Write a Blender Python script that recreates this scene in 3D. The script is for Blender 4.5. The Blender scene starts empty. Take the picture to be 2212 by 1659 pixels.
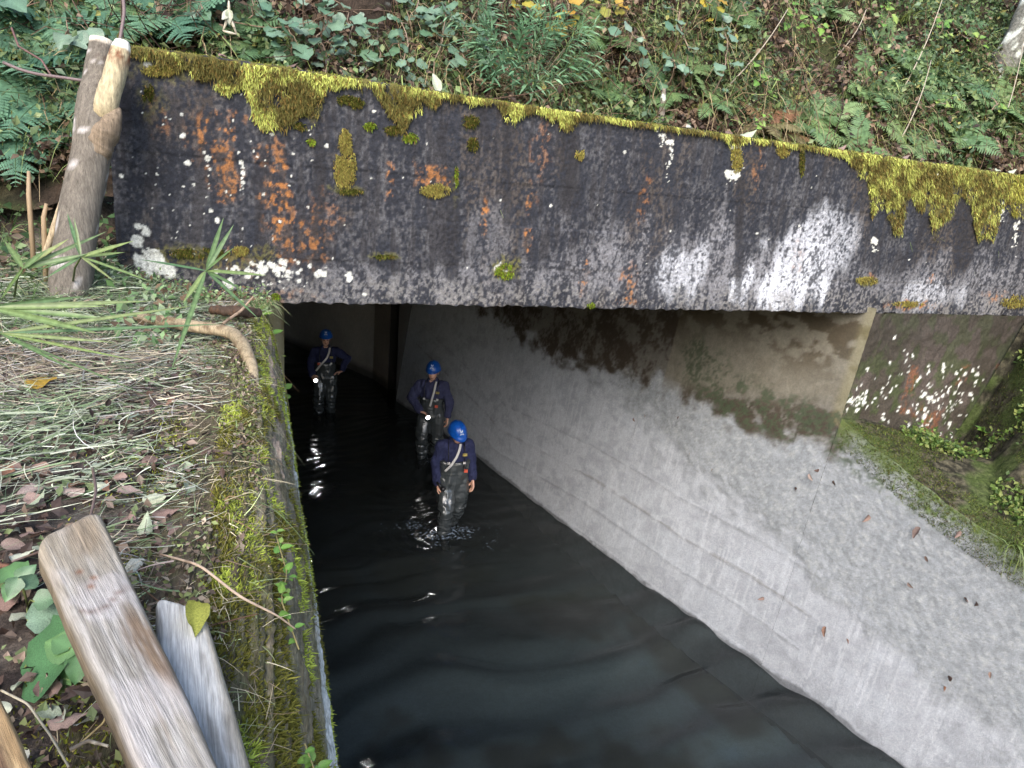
import bpy, bmesh, math, random
import numpy as np
from mathutils import Vector, Matrix

rng = np.random.default_rng(7)
random.seed(7)
SC = bpy.context.scene
COL = SC.collection

# ------------------------------------------------------------------ camera, world, sun, exposure
EYE = np.array([0.0, 0.0, 4.8])
PITCH, ROLL, YAW, FPX = math.radians(16.5), math.radians(5.1), math.radians(19.4), 720.0
_f = np.array([math.sin(YAW)*math.cos(PITCH), math.cos(YAW)*math.cos(PITCH), -math.sin(PITCH)])
_r = np.array([math.cos(YAW), -math.sin(YAW), 0.0])
_u = np.cross(_r, _f)
CR = _r*math.cos(ROLL) + _u*math.sin(ROLL)
CU = -_r*math.sin(ROLL) + _u*math.cos(ROLL)
CF = _f
cam_data = bpy.data.cameras.new('camera')
cam = bpy.data.objects.new('camera', cam_data)
COL.objects.link(cam)
m = Matrix(((CR[0], CU[0], -CF[0], EYE[0]), (CR[1], CU[1], -CF[1], EYE[1]), (CR[2], CU[2], -CF[2], EYE[2]), (0, 0, 0, 1)))
cam.matrix_world = m
cam_data.sensor_width = 36.0
cam_data.lens = FPX/1024.0*36.0
cam_data.clip_start = 0.05
cam_data.clip_end = 500.0
SC.camera = cam

world = bpy.data.worlds.new('World')
SC.world = world
world.use_nodes = True
wn = world.node_tree
bg = wn.nodes['Background']
sky = wn.nodes.new('ShaderNodeTexSky')
sky.sky_type = 'NISHITA'
sky.sun_disc = False
sky.sun_elevation = math.radians(36)
sky.sun_rotation = math.radians(207)
sky.air_density = 1.0
sky.dust_density = 2.2
sky.ozone_density = 1.0
wn.links.new(sky.outputs[0], bg.inputs[0])
bg.inputs[1].default_value = 0.15

sun_data = bpy.data.lights.new('sun', 'SUN')
sun_data.energy = 1.4
sun_data.angle = math.radians(45)
sun_data.color = (1.0, 0.965, 0.925)
sun = bpy.data.objects.new('sun', sun_data)
COL.objects.link(sun)
_el, _az = math.radians(36), math.radians(207)
_sd = Vector((math.sin(_az)*math.cos(_el), math.cos(_az)*math.cos(_el), math.sin(_el)))
sun.rotation_euler = _sd.to_track_quat('Z', 'Y').to_euler()
sun.location = (0, -5, 20)

SC.view_settings.view_transform = 'Standard'
SC.view_settings.look = 'None'
SC.view_settings.exposure = 1.72
SC.view_settings.gamma = 1.0
SC.view_settings.use_curve_mapping = False
SC.render.engine = 'CYCLES'
SC.cycles.max_bounces = 8
SC.cycles.diffuse_bounces = 6
SC.cycles.transparent_max_bounces = 8
SC.cycles.use_denoising = True
SC.cycles.caustics_reflective = False
SC.cycles.caustics_refractive = False

# ------------------------------------------------------------------ helpers
K = 1024.0/2212.0
def ray(px, py):
    """direction of the view ray through a point of the photograph (2212 px wide)"""
    x, y = px*K, py*K
    return CR*((x-512)/FPX) - CU*((y-384)/FPX) + CF
def at_plane(px, py, P0, n):
    d = ray(px, py); n = np.array(n, float)
    return EYE + d*(((np.array(P0, float)-EYE)@n)/(d@n))
def at_z(px, py, z):
    return at_plane(px, py, (0, 0, z), (0, 0, 1))
def at_y(px, py, y):
    return at_plane(px, py, (0, y, 0), (0, 1, 0))
def at_d(px, py, d):
    return EYE + ray(px, py)*d

def lin(c):
    return tuple(((v/12.92) if v <= 0.04045 else ((v+0.055)/1.055)**2.4) for v in c)
def hexc(r, g, b):
    return np.array(lin((r/255., g/255., b/255.)))

def _hash(ix, iy, iz, seed):
    h = (ix.astype(np.int64)*374761393 + iy.astype(np.int64)*668265263 + iz.astype(np.int64)*2147483647 + seed*1274126177) & 0xffffffff
    h = ((h ^ (h >> 13))*1274126177) & 0xffffffff
    h = (h ^ (h >> 16)) & 0xffffffff
    return h.astype(np.float64)/4294967295.0
def vnoise(P, scale=1.0, seed=0):
    """value noise 0..1 at points P (n,3); scale may be per-axis"""
    Q = np.asarray(P, float)*np.asarray(scale, float)
    F = np.floor(Q); f = Q-F; f = f*f*(3-2*f)
    I = F.astype(np.int64)
    out = 0
    for dx in (0, 1):
        wx = f[:, 0] if dx else 1-f[:, 0]
        for dy in (0, 1):
            wy = f[:, 1] if dy else 1-f[:, 1]
            for dz in (0, 1):
                wz = f[:, 2] if dz else 1-f[:, 2]
                out = out + wx*wy*wz*_hash(I[:, 0]+dx, I[:, 1]+dy, I[:, 2]+dz, seed)
    return out
def fbm(P, scale=1.0, octs=4, seed=0, gain=0.55):
    s = np.asarray(scale, float); a = 1.0; t = 0; n = 0
    for o in range(octs):
        t = t + a*vnoise(P, s, seed+o*17); n += a; a *= gain; s = s*2.03
    return t/n
def sstep(a, b, x):
    t = np.clip((x-a)/(b-a), 0, 1)
    return t*t*(3-2*t)
def mixc(c, d, t):
    return c*(1-t[:, None]) + np.asarray(d)[None, :]*t[:, None] if np.asarray(d).ndim == 1 else c*(1-t[:, None]) + d*t[:, None]

def raw_mesh(name, V, F, color=None, uv=None, smooth=True):
    """V (n,3); F array (m,3)/(m,4) or list of such arrays"""
    me = bpy.data.meshes.new(name)
    V = np.asarray(V, np.float32)
    if isinstance(F, np.ndarray): F = [F]
    F = [np.asarray(f, np.int32) for f in F if len(f)]
    nl = sum(f.size for f in F); npoly = sum(len(f) for f in F)
    me.vertices.add(len(V)); me.vertices.foreach_set('co', V.ravel())
    me.loops.add(nl); me.polygons.add(npoly)
    me.loops.foreach_set('vertex_index', np.concatenate([f.ravel() for f in F]))
    tot = np.concatenate([np.full(len(f), f.shape[1], np.int32) for f in F])
    st = np.concatenate([[0], np.cumsum(tot)[:-1]]).astype(np.int32)
    me.polygons.foreach_set('loop_start', st)
    me.polygons.foreach_set('loop_total', tot)
    me.polygons.foreach_set('use_smooth', np.full(npoly, smooth))
    if color is not None:
        a = me.color_attributes.new('Col', 'FLOAT_COLOR', 'POINT')
        c = np.ones((len(V), 4), np.float32); c[:, :color.shape[1]] = color
        a.data.foreach_set('color', c.ravel())
    me.update(calc_edges=True)
    me.validate()
    return me
def put(name, me, mat=None, parent=None, **tags):
    if mat is not None and not me.materials: me.materials.append(mat)
    o = bpy.data.objects.new(name, me); COL.objects.link(o)
    if parent is not None: o.parent = parent
    tag(o, **tags)
    return o
def tag(o, label=None, category=None, group=None, kind=None):
    if label: o['label'] = label
    if category: o['category'] = category
    if group: o['group'] = group
    if kind: o['kind'] = kind
    return o
def empty(name, loc, rz=0.0, **tags):
    o = bpy.data.objects.new(name, None); COL.objects.link(o)
    o.location = loc; o.rotation_euler = (0, 0, rz); o.empty_display_size = 0.1
    tag(o, **tags)
    return o
def grid_faces(nu, nv, off=0):
    i, j = np.meshgrid(np.arange(nu-1), np.arange(nv-1), indexing='ij')
    a = (i*nv+j).ravel()+off
    return np.stack([a, a+nv, a+nv+1, a+1], 1)
class MB:
    """collects pieces into one mesh"""
    def __init__(s): s.V = []; s.T = []; s.Q = []; s.C = []; s.n = 0
    def add(s, V, Q=None, T=None, c=None):
        V = np.asarray(V, float)
        s.V.append(V)
        if Q is not None and len(Q): s.Q.append(np.asarray(Q)+s.n)
        if T is not None and len(T): s.T.append(np.asarray(T)+s.n)
        if c is None: c = np.ones((len(V), 3))
        c = np.asarray(c, float)
        if c.ndim == 1: c = np.tile(c, (len(V), 1))
        s.C.append(c); s.n += len(V)
    def tube(s, P, R, sides=6, c=None, caps=True, squash=1.0):
        P = np.asarray(P, float); n = len(P)
        R = np.broadcast_to(np.asarray(R, float), (n,))
        T = np.gradient(P, axis=0); T /= np.linalg.norm(T, axis=1)[:, None]+1e-9
        ref = np.array([0, 0, 1.0]) if abs(T[0][2]) < 0.9 else np.array([1.0, 0, 0])
        V = []; a = np.linspace(0, 2*math.pi, sides, endpoint=False)
        u = np.cross(ref, T[0]); u /= np.linalg.norm(u)
        for k in range(n):
            u = u-T[k]*(u@T[k]); u /= np.linalg.norm(u)+1e-9
            w = np.cross(T[k], u)
            V.append(P[k]+R[k]*(np.cos(a)[:, None]*u+squash*np.sin(a)[:, None]*w))
        V = np.concatenate(V)
        i, j = np.meshgrid(np.arange(n-1), np.arange(sides), indexing='ij')
        b = (i*sides).ravel(); jj = j.ravel(); j2 = (jj+1) % sides
        Q = np.stack([b+jj, b+j2, b+sides+j2, b+sides+jj], 1)
        Tn = []
        if caps:
            V = np.concatenate([V, [P[0]], [P[-1]]]); c0 = n*sides
            for j in range(sides):
                Tn.append((c0, (j+1) % sides, j)); Tn.append((c0+1, (n-1)*sides+j, (n-1)*sides+(j+1) % sides))
        s.add(V, Q, np.array(Tn) if Tn else None, c)
    def box(s, lo, hi, M=None, c=None):
        V = np.array([(x, y, z) for x in (lo[0], hi[0]) for y in (lo[1], hi[1]) for z in (lo[2], hi[2])], float)
        if M is not None: V = V@M[:3, :3].T+M[:3, 3]
        s.add(V, np.array([(0, 1, 3, 2), (4, 6, 7, 5), (0, 4, 5, 1), (2, 3, 7, 6), (0, 2, 6, 4), (1, 5, 7, 3)]), None, c)
    def mesh(s, name, color=True, smooth=True):
        F = []
        if s.Q: F.append(np.concatenate(s.Q))
        if s.T: F.append(np.concatenate(s.T))
        return raw_mesh(name, np.concatenate(s.V), F, np.concatenate(s.C) if color else None, smooth=smooth)

# ------------------------------------------------------------------ materials
def new_mat(name):
    mt = bpy.data.materials.new(name); mt.use_nodes = True
    nt = mt.node_tree; b = nt.nodes['Principled BSDF']
    return mt, nt, b
def N(nt, t, **kw):
    n = nt.nodes.new(t)
    for k, v in kw.items(): setattr(n, k, v)
    return n
def coords(nt, scale=(1, 1, 1), obj=True):
    tc = N(nt, 'ShaderNodeTexCoord'); mp = N(nt, 'ShaderNodeMapping')
    nt.links.new(tc.outputs['Object'], mp.inputs[0]); mp.inputs['Scale'].default_value = scale
    return mp.outputs[0]
def noise(nt, vec, scale, detail=4, rough=0.6, dist=0.0):
    n = N(nt, 'ShaderNodeTexNoise'); n.inputs['Scale'].default_value = scale
    n.inputs['Detail'].default_value = detail; n.inputs['Roughness'].default_value = rough
    n.inputs['Distortion'].default_value = dist
    nt.links.new(vec, n.inputs['Vector']); return n.outputs['Fac']
def ramp(nt, fac, stops):
    r = N(nt, 'ShaderNodeValToRGB'); e = r.color_ramp.elements
    while len(e) > 1: e.remove(e[-1])
    e[0].position = stops[0][0]; e[0].color = (*stops[0][1], 1)
    for p, c in stops[1:]:
        k = e.new(p); k.color = (*c, 1)
    nt.links.new(fac, r.inputs[0]); return r.outputs[0]
def mix(nt, fac, a, b, mode='MIX'):
    n = N(nt, 'ShaderNodeMix', data_type='RGBA', blend_type=mode)
    for sock, v in ((n.inputs[0], fac), (n.inputs[6], a), (n.inputs[7], b)):
        if hasattr(v, 'is_output'): nt.links.new(v, sock)
        elif isinstance(v, (int, float)): sock.default_value = v
        else: sock.default_value = (*v, 1)
    return n.outputs[2]
def bump(nt, b, h, strength=0.5, dist=0.01):
    n = N(nt, 'ShaderNodeBump'); n.inputs['Strength'].default_value = strength; n.inputs['Distance'].default_value = dist
    nt.links.new(h, n.inputs['Height']); nt.links.new(n.outputs[0], b.inputs['Normal']); return n
def attr_mat(name, fine=((60, 0.5, 1.5),), stretch=(1, 1, 1), rough=0.85, bumpd=0.006, bs=(40,), spec=0.3, strength=0.6):
    """colour from the mesh attribute, multiplied by fine procedural grain, with fine relief"""
    mt, nt, b = new_mat(name)
    at = N(nt, 'ShaderNodeAttribute', attribute_name='Col')
    v = coords(nt, stretch)
    c = at.outputs['Color']
    for sc, lo, hi in fine:
        f = noise(nt, v, sc, 5, 0.7)
        g = ramp(nt, f, [(0.3, (lo,)*3), (0.7, (hi,)*3)])
        c = mix(nt, 1.0, c, g, 'MULTIPLY')
    nt.links.new(c, b.inputs['Base Color'])
    b.inputs['Roughness'].default_value = rough
    b.inputs['Specular IOR Level'].default_value = spec
    h = noise(nt, v, bs[0], 6, 0.7)
    bump(nt, b, h, strength, bumpd)
    return mt
def leaf_mat(name, cols, rough=0.45, trans=0.35, attr=True, spec=0.4, nsc=25.0):
    """leaf colours picked per object and per spot"""
    mt, nt, b = new_mat(name)
    oi = N(nt, 'ShaderNodeObjectInfo')
    st = [(i/(max(1, len(cols)-1)), tuple(c)) for i, c in enumerate(cols)]
    c = ramp(nt, oi.outputs['Random'], st)
    v = coords(nt)
    f = noise(nt, v, nsc, 3, 0.6)
    g = ramp(nt, f, [(0.3, (0.65,)*3), (0.75, (1.3,)*3)])
    c = mix(nt, 1.0, c, g, 'MULTIPLY')
    if attr:
        at = N(nt, 'ShaderNodeAttribute', attribute_name='Col')
        c = mix(nt, 1.0, c, at.outputs['Color'], 'MULTIPLY')
    nt.links.new(c, b.inputs['Base Color'])
    b.inputs['Roughness'].default_value = rough
    b.inputs['Specular IOR Level'].default_value = spec
    if trans > 0:
        tr = N(nt, 'ShaderNodeBsdfTranslucent'); ms = N(nt, 'ShaderNodeMixShader')
        nt.links.new(c, tr.inputs[0]); ms.inputs[0].default_value = trans
        out = nt.nodes['Material Output']
        nt.links.new(b.outputs[0], ms.inputs[1]); nt.links.new(tr.outputs[0], ms.inputs[2]); nt.links.new(ms.outputs[0], out.inputs[0])
    return mt
def stuff_leaf_mat(name, rough=0.5, trans=0.3, spec=0.3):
    mt, nt, b = new_mat(name)
    at = N(nt, 'ShaderNodeAttribute', attribute_name='Col')
    nt.links.new(at.outputs['Color'], b.inputs['Base Color'])
    b.inputs['Roughness'].default_value = rough; b.inputs['Specular IOR Level'].default_value = spec
    tr = N(nt, 'ShaderNodeBsdfTranslucent'); ms = N(nt, 'ShaderNodeMixShader')
    nt.links.new(at.outputs['Color'], tr.inputs[0]); ms.inputs[0].default_value = trans
    out = nt.nodes['Material Output']
    nt.links.new(b.outputs[0], ms.inputs[1]); nt.links.new(tr.outputs[0], ms.inputs[2]); nt.links.new(ms.outputs[0], out.inputs[0])
    return mt
def plain(name, col, rough=0.6, metal=0.0, spec=0.5):
    mt, nt, b = new_mat(name)
    b.inputs['Base Color'].default_value = (*col, 1); b.inputs['Roughness'].default_value = rough
    b.inputs['Metallic'].default_value = metal; b.inputs['Specular IOR Level'].default_value = spec
    return mt

M_beam = attr_mat('stained_concrete', fine=((55, 0.55, 1.6), (190, 0.6, 1.4)), bumpd=0.008, bs=(60,), rough=0.8)
M_wall = attr_mat('channel_concrete', fine=((12, 0.86, 1.1), (45, 0.84, 1.12), (170, 0.78, 1.18)), bumpd=0.012, bs=(110,), rough=0.6, spec=0.3, strength=0.75)
M_soil = attr_mat('soil', fine=((30, 0.45, 1.5), (140, 0.5, 1.5)), bumpd=0.03, bs=(45,), rough=0.95, spec=0.15)
M_cope = attr_mat('weathered_edge', fine=((18, 0.6, 1.45), (70, 0.6, 1.35)), stretch=(6, 0.8, 3), bumpd=0.012, bs=(14,), rough=0.9, spec=0.2, strength=0.9)
M_moss = stuff_leaf_mat('moss', 0.8, 0.3, 0.1)
M_stuff = stuff_leaf_mat('undergrowth', 0.5, 0.3, 0.3)
M_straw = stuff_leaf_mat('cut_grass', 0.55, 0.15, 0.25)
M_fern = leaf_mat('fern_green', [hexc(96, 126, 82), hexc(114, 140, 90), hexc(84, 116, 82), hexc(122, 144, 96)], 0.55)
M_fern_dark = leaf_mat('fern_blue_green', [hexc(92, 130, 104), hexc(108, 144, 112), hexc(78, 116, 94)], 0.5)
M_fern_dry = leaf_mat('fern_drying', [hexc(132, 104, 76), hexc(118, 112, 78), hexc(124, 88, 64)], 0.6)
M_kiwi = leaf_mat('round_leaf', [hexc(84, 114, 92), hexc(112, 136, 116), hexc(78, 108, 78), hexc(128, 146, 130)], 0.4, 0.25)
M_yellow = leaf_mat('yellow_leaf', [hexc(168, 150, 60), hexc(134, 142, 66), hexc(170, 132, 56)], 0.5, 0.35)
M_lime = leaf_mat('lime_leaf', [hexc(118, 152, 66), hexc(92, 134, 64), hexc(140, 160, 84)], 0.45, 0.35)
M_shrub = leaf_mat('slender_leaf', [hexc(118, 152, 118), hexc(92, 130, 94), hexc(134, 164, 128)], 0.45, 0.3)
M_dead = leaf_mat('dead_leaf', [hexc(108, 88, 82), hexc(138, 118, 110), hexc(84, 68, 64), hexc(154, 138, 130), hexc(122, 88, 70)], 0.8, 0.1, True, 0.15)
M_pale = leaf_mat('pale_leaf', [hexc(172, 176, 158), hexc(156, 166, 140), hexc(186, 184, 172)], 0.7, 0.2, True, 0.2)
M_palm = leaf_mat('strap_leaf', [hexc(88, 116, 76), hexc(116, 132, 80), hexc(76, 106, 72), hexc(134, 142, 92)], 0.4, 0.3)
# ------------------------------------------------------------------ layout of the place
BSL = 0.031
def beam_y(x): return 5.12 + (np.asarray(x)-0.06)*BSL
BN = np.array([-BSL, 1, 0]); B0 = (0.06, 5.12, 3.8)
def bpt(px, py):
    P = at_plane(px, py, B0, BN); return P[0], P[2]
def bscale(px, py):
    a = np.array(bpt(px, py)); b = np.array(bpt(px+10, py)); c = np.array(bpt(px, py+10))
    return abs(b[0]-a[0])/10, abs(c[1]-a[1])/10
WB = np.array([[7.1, -4.0], [6.3, -0.6], [5.80, 1.9], [5.32, 3.72], [4.99, 4.89], [4.41, 6.8], [4.04, 8.28], [3.39, 11.13], [2.48, 14.23]])
BAT = 0.12
def wall_x(y, z): return np.interp(y, WB[:, 1], WB[:, 0]) + BAT*np.asarray(z)
def wall_pt(px, py):
    """(y, z) on the right channel wall under a photo point"""
    d = ray(px, py); t = np.linspace(2, 20, 3600)
    P = EYE+t[:, None]*d; g = P[:, 0]-wall_x(P[:, 1], P[:, 2])
    i = np.argmax(g > 0); return P[i, 1], P[i, 2]
def wall_top(y): return np.interp(y, [-4, 2.6, 3.4, 3.9, 4.5, 5.2], [2.0, 2.12, 2.22, 2.32, 2.52, 2.78])

def poly_dist_mask(u, v, pts, width):
    """1 near a polyline of (u, v) points"""
    out = np.full(len(u), 1e9)
    for (a, b), (c, d) in zip(pts[:-1], pts[1:]):
        L = (c-a)**2+(d-b)**2+1e-12
        t = np.clip(((u-a)*(c-a)+(v-b)*(d-b))/L, 0, 1)
        out = np.minimum(out, np.hypot(u-a-t*(c-a), v-b-t*(d-b)))
    return 1-sstep(width*0.4, width, out)

# ---------------------------------------------------------------- the concrete beam
MOSS_PROF = np.array([(278, 10), (330, 16), (400, 26), (430, 55), (500, 62), (560, 95), (610, 125), (640, 105), (690, 92), (700, 40), (740, 14), (800, 12), (830, 42), (870, 70), (900, 58), (935, 38), (960, 12), (1070, 6), (1085, 26), (1110, 38), (1140, 24), (1155, 5), (1180, 16), (1220, 44), (1250, 28), (1290, 8), (1400, 4), (1560, 5), (1578, 40), (1600, 20), (1612, 6), (1800, 6), (1830, 24), (1870, 50), (1882, 165), (1910, 170), (1945, 150), (1980, 105), (2010, 120), (2050, 135), (2078, 100), (2100, 120), (2130, 120), (2165, 80), (2230, 90)], float)
def build_beam():
    x0, x1 = -0.90, 11.5
    xs = np.concatenate([np.arange(x0, 7.7, 0.0085), np.linspace(7.7, x1, 60)])
    nz = 176; v = np.linspace(0, 1, nz)
    X, Vv = np.meshgrid(xs, v, indexing='ij')
    top = np.interp(xs, [-0.9, 0.04, 1.27, 3.15, 6.87, 11.5], [5.31, 5.30, 5.26, 5.22, 5.17, 5.12])
    Pt = np.stack([xs, xs*0, xs*0], 1)
    top = top + 0.012*(fbm(Pt, 6, 3, 5)-0.5) + 0.01*(fbm(Pt, 30, 2, 6)-0.5)
    bot = 3.80 + 0.018*(fbm(Pt, 5, 3, 8)-0.5) + 0.03*(fbm(Pt, 22, 3, 9)-0.5)
    Z = bot[:, None] + (top-bot)[:, None]*Vv
    x = X.ravel(); z = Z.ravel(); y = beam_y(x)
    P = np.stack([x, z, x*0], 1)
    # relief: form boards stand a little proud of each other, pits and crust
    lines = [5.10, 4.71, 4.40, 4.10]
    rel = np.zeros(len(x)); steps = [0.0, 0.006, 0.001, 0.008, 0.003]
    zz = z + 0.012*(fbm(P, (2.2, 0.5, 1), 3, 31)-0.5)
    idx = sum((zz < L).astype(int) for L in lines)
    rel += np.array(steps)[idx]
    rel += 0.012*(fbm(P, (14, 9, 1), 4, 33)-0.5) + 0.010*(fbm(P, (60, 45, 1), 2, 34)-0.5)
    y = y - rel
    # colours
    n1 = fbm(P, (2.4, 1.1, 1), 4, 41); n2 = fbm(P, (9, 3.0, 1), 4, 42); n3 = fbm(P, (60, 45, 1), 3, 43); n4 = fbm(P, (24, 2.6, 1), 4, 44); n5 = fbm(P, (28, 26, 1), 3, 45)
    dark = hexc(29, 31, 38); mid = hexc(66, 66, 69); brown = hexc(62, 54, 47)
    c = mixc(np.tile(dark, (len(x), 1)), mid, sstep(0.45, 0.60, 0.42*n3+0.38*n4+0.20*n2))
    c = mixc(c, brown, 0.6*sstep(0.5, 0.62, n1)*sstep(0.42, 0.6, n3))
    c = mixc(c, hexc(27, 30, 38), 0.8*sstep(0.54, 0.64, n2)*sstep(0.40, 0.5, n1))
    c = mixc(c, hexc(28, 27, 31), 0.7*sstep(0.56, 0.64, n4))
    def blob(px, py, rx, ry, seed=0, amp=0.9, stretch=(5, 2)):
        cx, cz = bpt(px, py); sx, sz = bscale(px, py)
        d = np.hypot((x-cx)/(rx*sx), (z-cz)/(ry*sz))
        d = d + amp*(fbm(P, (stretch[0], stretch[1], 1), 4, 60+seed)-0.5)*1.6
        return 1-sstep(0.55, 1.15, d)
    # pale areas low on the beam, to the right of the middle
    pale = hexc(102, 102, 106); white = hexc(168, 171, 178)
    gz = sstep(0.42, 0.58, 0.45*n3+0.3*n4+0.25*fbm(P, (5, .9, 1), 4, 47))
    for k, (px, py, rx, ry, a) in enumerate([(1440, 565, 170, 100, .7), (1560, 560, 90, 110, .7), (1720, 590, 110, 90, .95), (1280, 600, 150, 60, .7), (1900, 620, 120, 60, .6), (2100, 620, 150, 60, .75), (1620, 610, 120, 60, .7), (1000, 620, 200, 45, .6), (750, 615, 170, 45, .55), (1060, 520, 60, 80, .4)]):
        c = mixc(c, pale, a*blob(px, py, rx, ry, k, 1.3, (7, 1.6))*(0.08+0.92*gz))
    for k, (px, py, rx, ry, a) in enumerate([(1700, 622, 95, 52, 1.1), (1725, 560, 70, 75, .7), (1470, 590, 60, 60, .55), (1790, 520, 60, 80, .5), (2010, 640, 60, 35, .5)]):
        c = mixc(c, white, a*blob(px, py, rx, ry, 20+k, 1.0, (8, 2.5))*(0.1+0.9*sstep(0.36, 0.54, .6*n3+.4*n4)))
    # crumbled paler course along the foot
    foot = 1-sstep(0.10, 0.26, z-3.8+0.1*(n1-0.5))
    c = mixc(c, hexc(100, 98, 96), 0.7*foot*sstep(0.49, 0.60, 0.7*n3+0.3*n2))
    # dark vertical runs
    for (px, a, b, w) in [(1600, 390, 640, 9), (975, 400, 590, 16), (560, 430, 600, 10), (1095, 250, 480, 10), (1230, 300, 440, 22), (690, 300, 560, 14), (2085, 430, 560, 20)]:
        (ax, az), (bx, bz) = bpt(px, a), bpt(px-(6 if px > 1400 else 0), b)
        c = mixc(c, hexc(28, 27, 30), 0.75*poly_dist_mask(x+0.03*(n4-0.5), z, [(ax, az), (bx, bz)], w*bscale(px, a)[0]*1.4)*sstep(0.3, 0.5, n3))
    # rust and orange lichen
    orange = hexc(142, 92, 46); rust = hexc(78, 62, 50)
    for k, (px, py, rx, ry, a) in enumerate([(470, 290, 60, 60, .8), (600, 430, 36, 90, 1), (585, 330, 40, 40, .6), (480, 390, 40, 60, .7), (345, 260, 26, 60, .45), (430, 300, 30, 60, .5), (640, 520, 60, 60, .7), (640, 640, 60, 20, .3), (1046, 470, 9, 60, 1), (1143, 440, 8, 30, .9), (1138, 516, 13, 22, 1.2), (930, 385, 40, 40, .7), (840, 390, 12, 40, .9), (1262, 595, 10, 45, .9), (1358, 610, 20, 40, .8), (1390, 440, 14, 60, .45), (1170, 330, 24, 90, .35), (1640, 345, 14, 60, .4), (1975, 660, 60, 12, .9), (2010, 600, 8, 16, .9), (2150, 640, 26, 16, .6), (1720, 560, 14, 50, .3), (1880, 600, 14, 12, .5), (700, 480, 40, 70, .4), (520, 560, 50, 40, .4), (1350, 650, 30, 10, .6)]):
        mk = a*blob(px, py, rx, ry, 40+k, 0.9, (16, 10))*(0.35+0.65*sstep(0.42, 0.56, n5))
        mk = np.clip(mk, 0, 1)*sstep(0.40, 0.56, n4*.5+n3*.5); c = mixc(c, rust, mk*0.65); c = mixc(c, orange, mk*sstep(0.50, 0.62, n5*0.5+n3*0.5)*.85)
    # yellow-green algae films and crust
    for k, (px, py, rx, ry, a) in enumerate([(360, 150, 90, 34, .6), (330, 220, 30, 60, .4), (430, 560, 150, 26, .8), (560, 545, 40, 20, .6), (1090, 575, 34, 26, .9), (1870, 607, 24, 12, .9), (300, 620, 60, 40, .8), (750, 410, 40, 12, .7), (830, 553, 40, 8, .6), (985, 400, 8, 40, .6)]):
        c = mixc(c, hexc(80, 78, 44), np.clip(a*blob(px, py, rx, ry, 90+k, 0.9, (14, 12)), 0, 1)*sstep(0.4, 0.52, n3))
    # olive film under the hanging moss
    Dv = np.stack([x, beam_y(x), z], 1)-EYE; pxv = (512+FPX*(Dv@CR)/(Dv@CF))/K; pyv = (384-FPX*(Dv@CU)/(Dv@CF))/K
    mp = np.interp(pxv, MOSS_PROF[:, 0], MOSS_PROF[:, 1])*(.6+.8*vnoise(np.stack([pxv, pxv*0, pxv*0], 1), (.055, 1, 1), 5))+4
    c = mixc(c, hexc(84, 80, 36), (1-sstep(.7, 1.05, (pyv-60-.1437*pxv)/mp+.3*(n5-.5)))*sstep(.36, .5, n5)*.9)
    # white lichen discs and drips
    lich = np.zeros(len(x)); r2 = np.random.default_rng(3)
    spots = [(319, 140, 9), (394, 293, 7), (405, 352, 7), (450, 343, 8), (452, 365, 5), (522, 350, 6), (524, 372, 6), (525, 395, 5), (583, 262, 9), (596, 272, 6), (588, 290, 5), (470, 475, 7), (455, 455, 5), (705, 315, 5), (808, 240, 5), (788, 636, 6), (300, 490, 12), (296, 520, 16), (315, 500, 12), (330, 560, 26), (350, 575, 24), (305, 565, 22), (365, 590, 18), (320, 590, 20), (560, 575, 10), (575, 582, 9), (600, 578, 8), (620, 588, 7), (545, 570, 7), (1349, 328, 5), (1190, 445, 4), (1500, 190, 3), (985, 395, 4), (262, 380, 5), (1075, 578, 12), (1090, 590, 9)]
    for _ in range(170):
        px = r2.uniform(270, 700) if r2.random() < 0.72 else r2.uniform(700, 2200)
        spots.append((px, r2.uniform(160 + (px-278)*0.10, 640), abs(r2.normal(0, 1.3))+0.9))
    for _ in range(70): spots.append((r2.normal(600, 60), r2.normal(585, 14), abs(r2.normal(0, 4))+1.5))
    for (dx, y0, y1, w) in [(1447, 300, 400, 8), (1590, 315, 390, 11), (1585, 370, 400, 12), (2195, 480, 560, 6), (2166, 440, 480, 5), (1890, 515, 545, 7), (1433, 290, 320, 6), (450, 340, 430, 4), (522, 350, 430, 5), (1915, 365, 400, 6)]:
        for k in range(26):
            t = r2.random()**1.5; spots.append((dx+r2.normal(0, w*0.55)-t*6*(dx > 1400), y0+t*(y1-y0), max(1.2, w*(1-t)*r2.uniform(0.3, 0.8))))
    keep_x = x
    for (px, py, rad) in spots:
        cx, cz = bpt(px, py); s = max(bscale(px, py))
        R = rad*s*0.82
        w = (np.abs(keep_x-cx) < R*1.8)
        ii = np.nonzero(w)[0]; ii = ii[np.abs(z[ii]-cz) < R*1.8]
        if len(ii):
            d = np.hypot(x[ii]-cx, z[ii]-cz)/R + 0.9*(vnoise(P[ii], 45, 77)-0.5)
            lich[ii] = np.maximum(lich[ii], 1-sstep(0.75, 1.05, d))
    c = mixc(c, hexc(180, 181, 174), lich*0.9)
    y = y-lich*0.001
    V = np.stack([x, y, z], 1)
    nx = len(xs); F = grid_faces(nx, nz)
    # the rest of the body: top, back, soffit, ends
    base = len(V); thick = 0.42
    ft = np.arange(nx)*nz+nz-1; fb = np.arange(nx)*nz
    bt = V[ft]+[0, thick, 0.0]; bb = V[fb]+[0, thick, 0]
    bt[:, 2] += 0.006*(fbm(Pt, 15, 2, 3)-.5)
    m1 = V[ft]*0.6+bt*0.4; m1[:, 2] += 0.008*fbm(Pt, 20, 2, 4)
    V = np.concatenate([V, m1, bt, bb]); i = np.arange(nx-1)
    cm = np.tile(hexc(96, 100, 52), (nx, 1)); cb = np.tile(hexc(60, 58, 56), (nx, 1))
    c = np.concatenate([c, cm, cm*0.8, cb])
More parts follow.
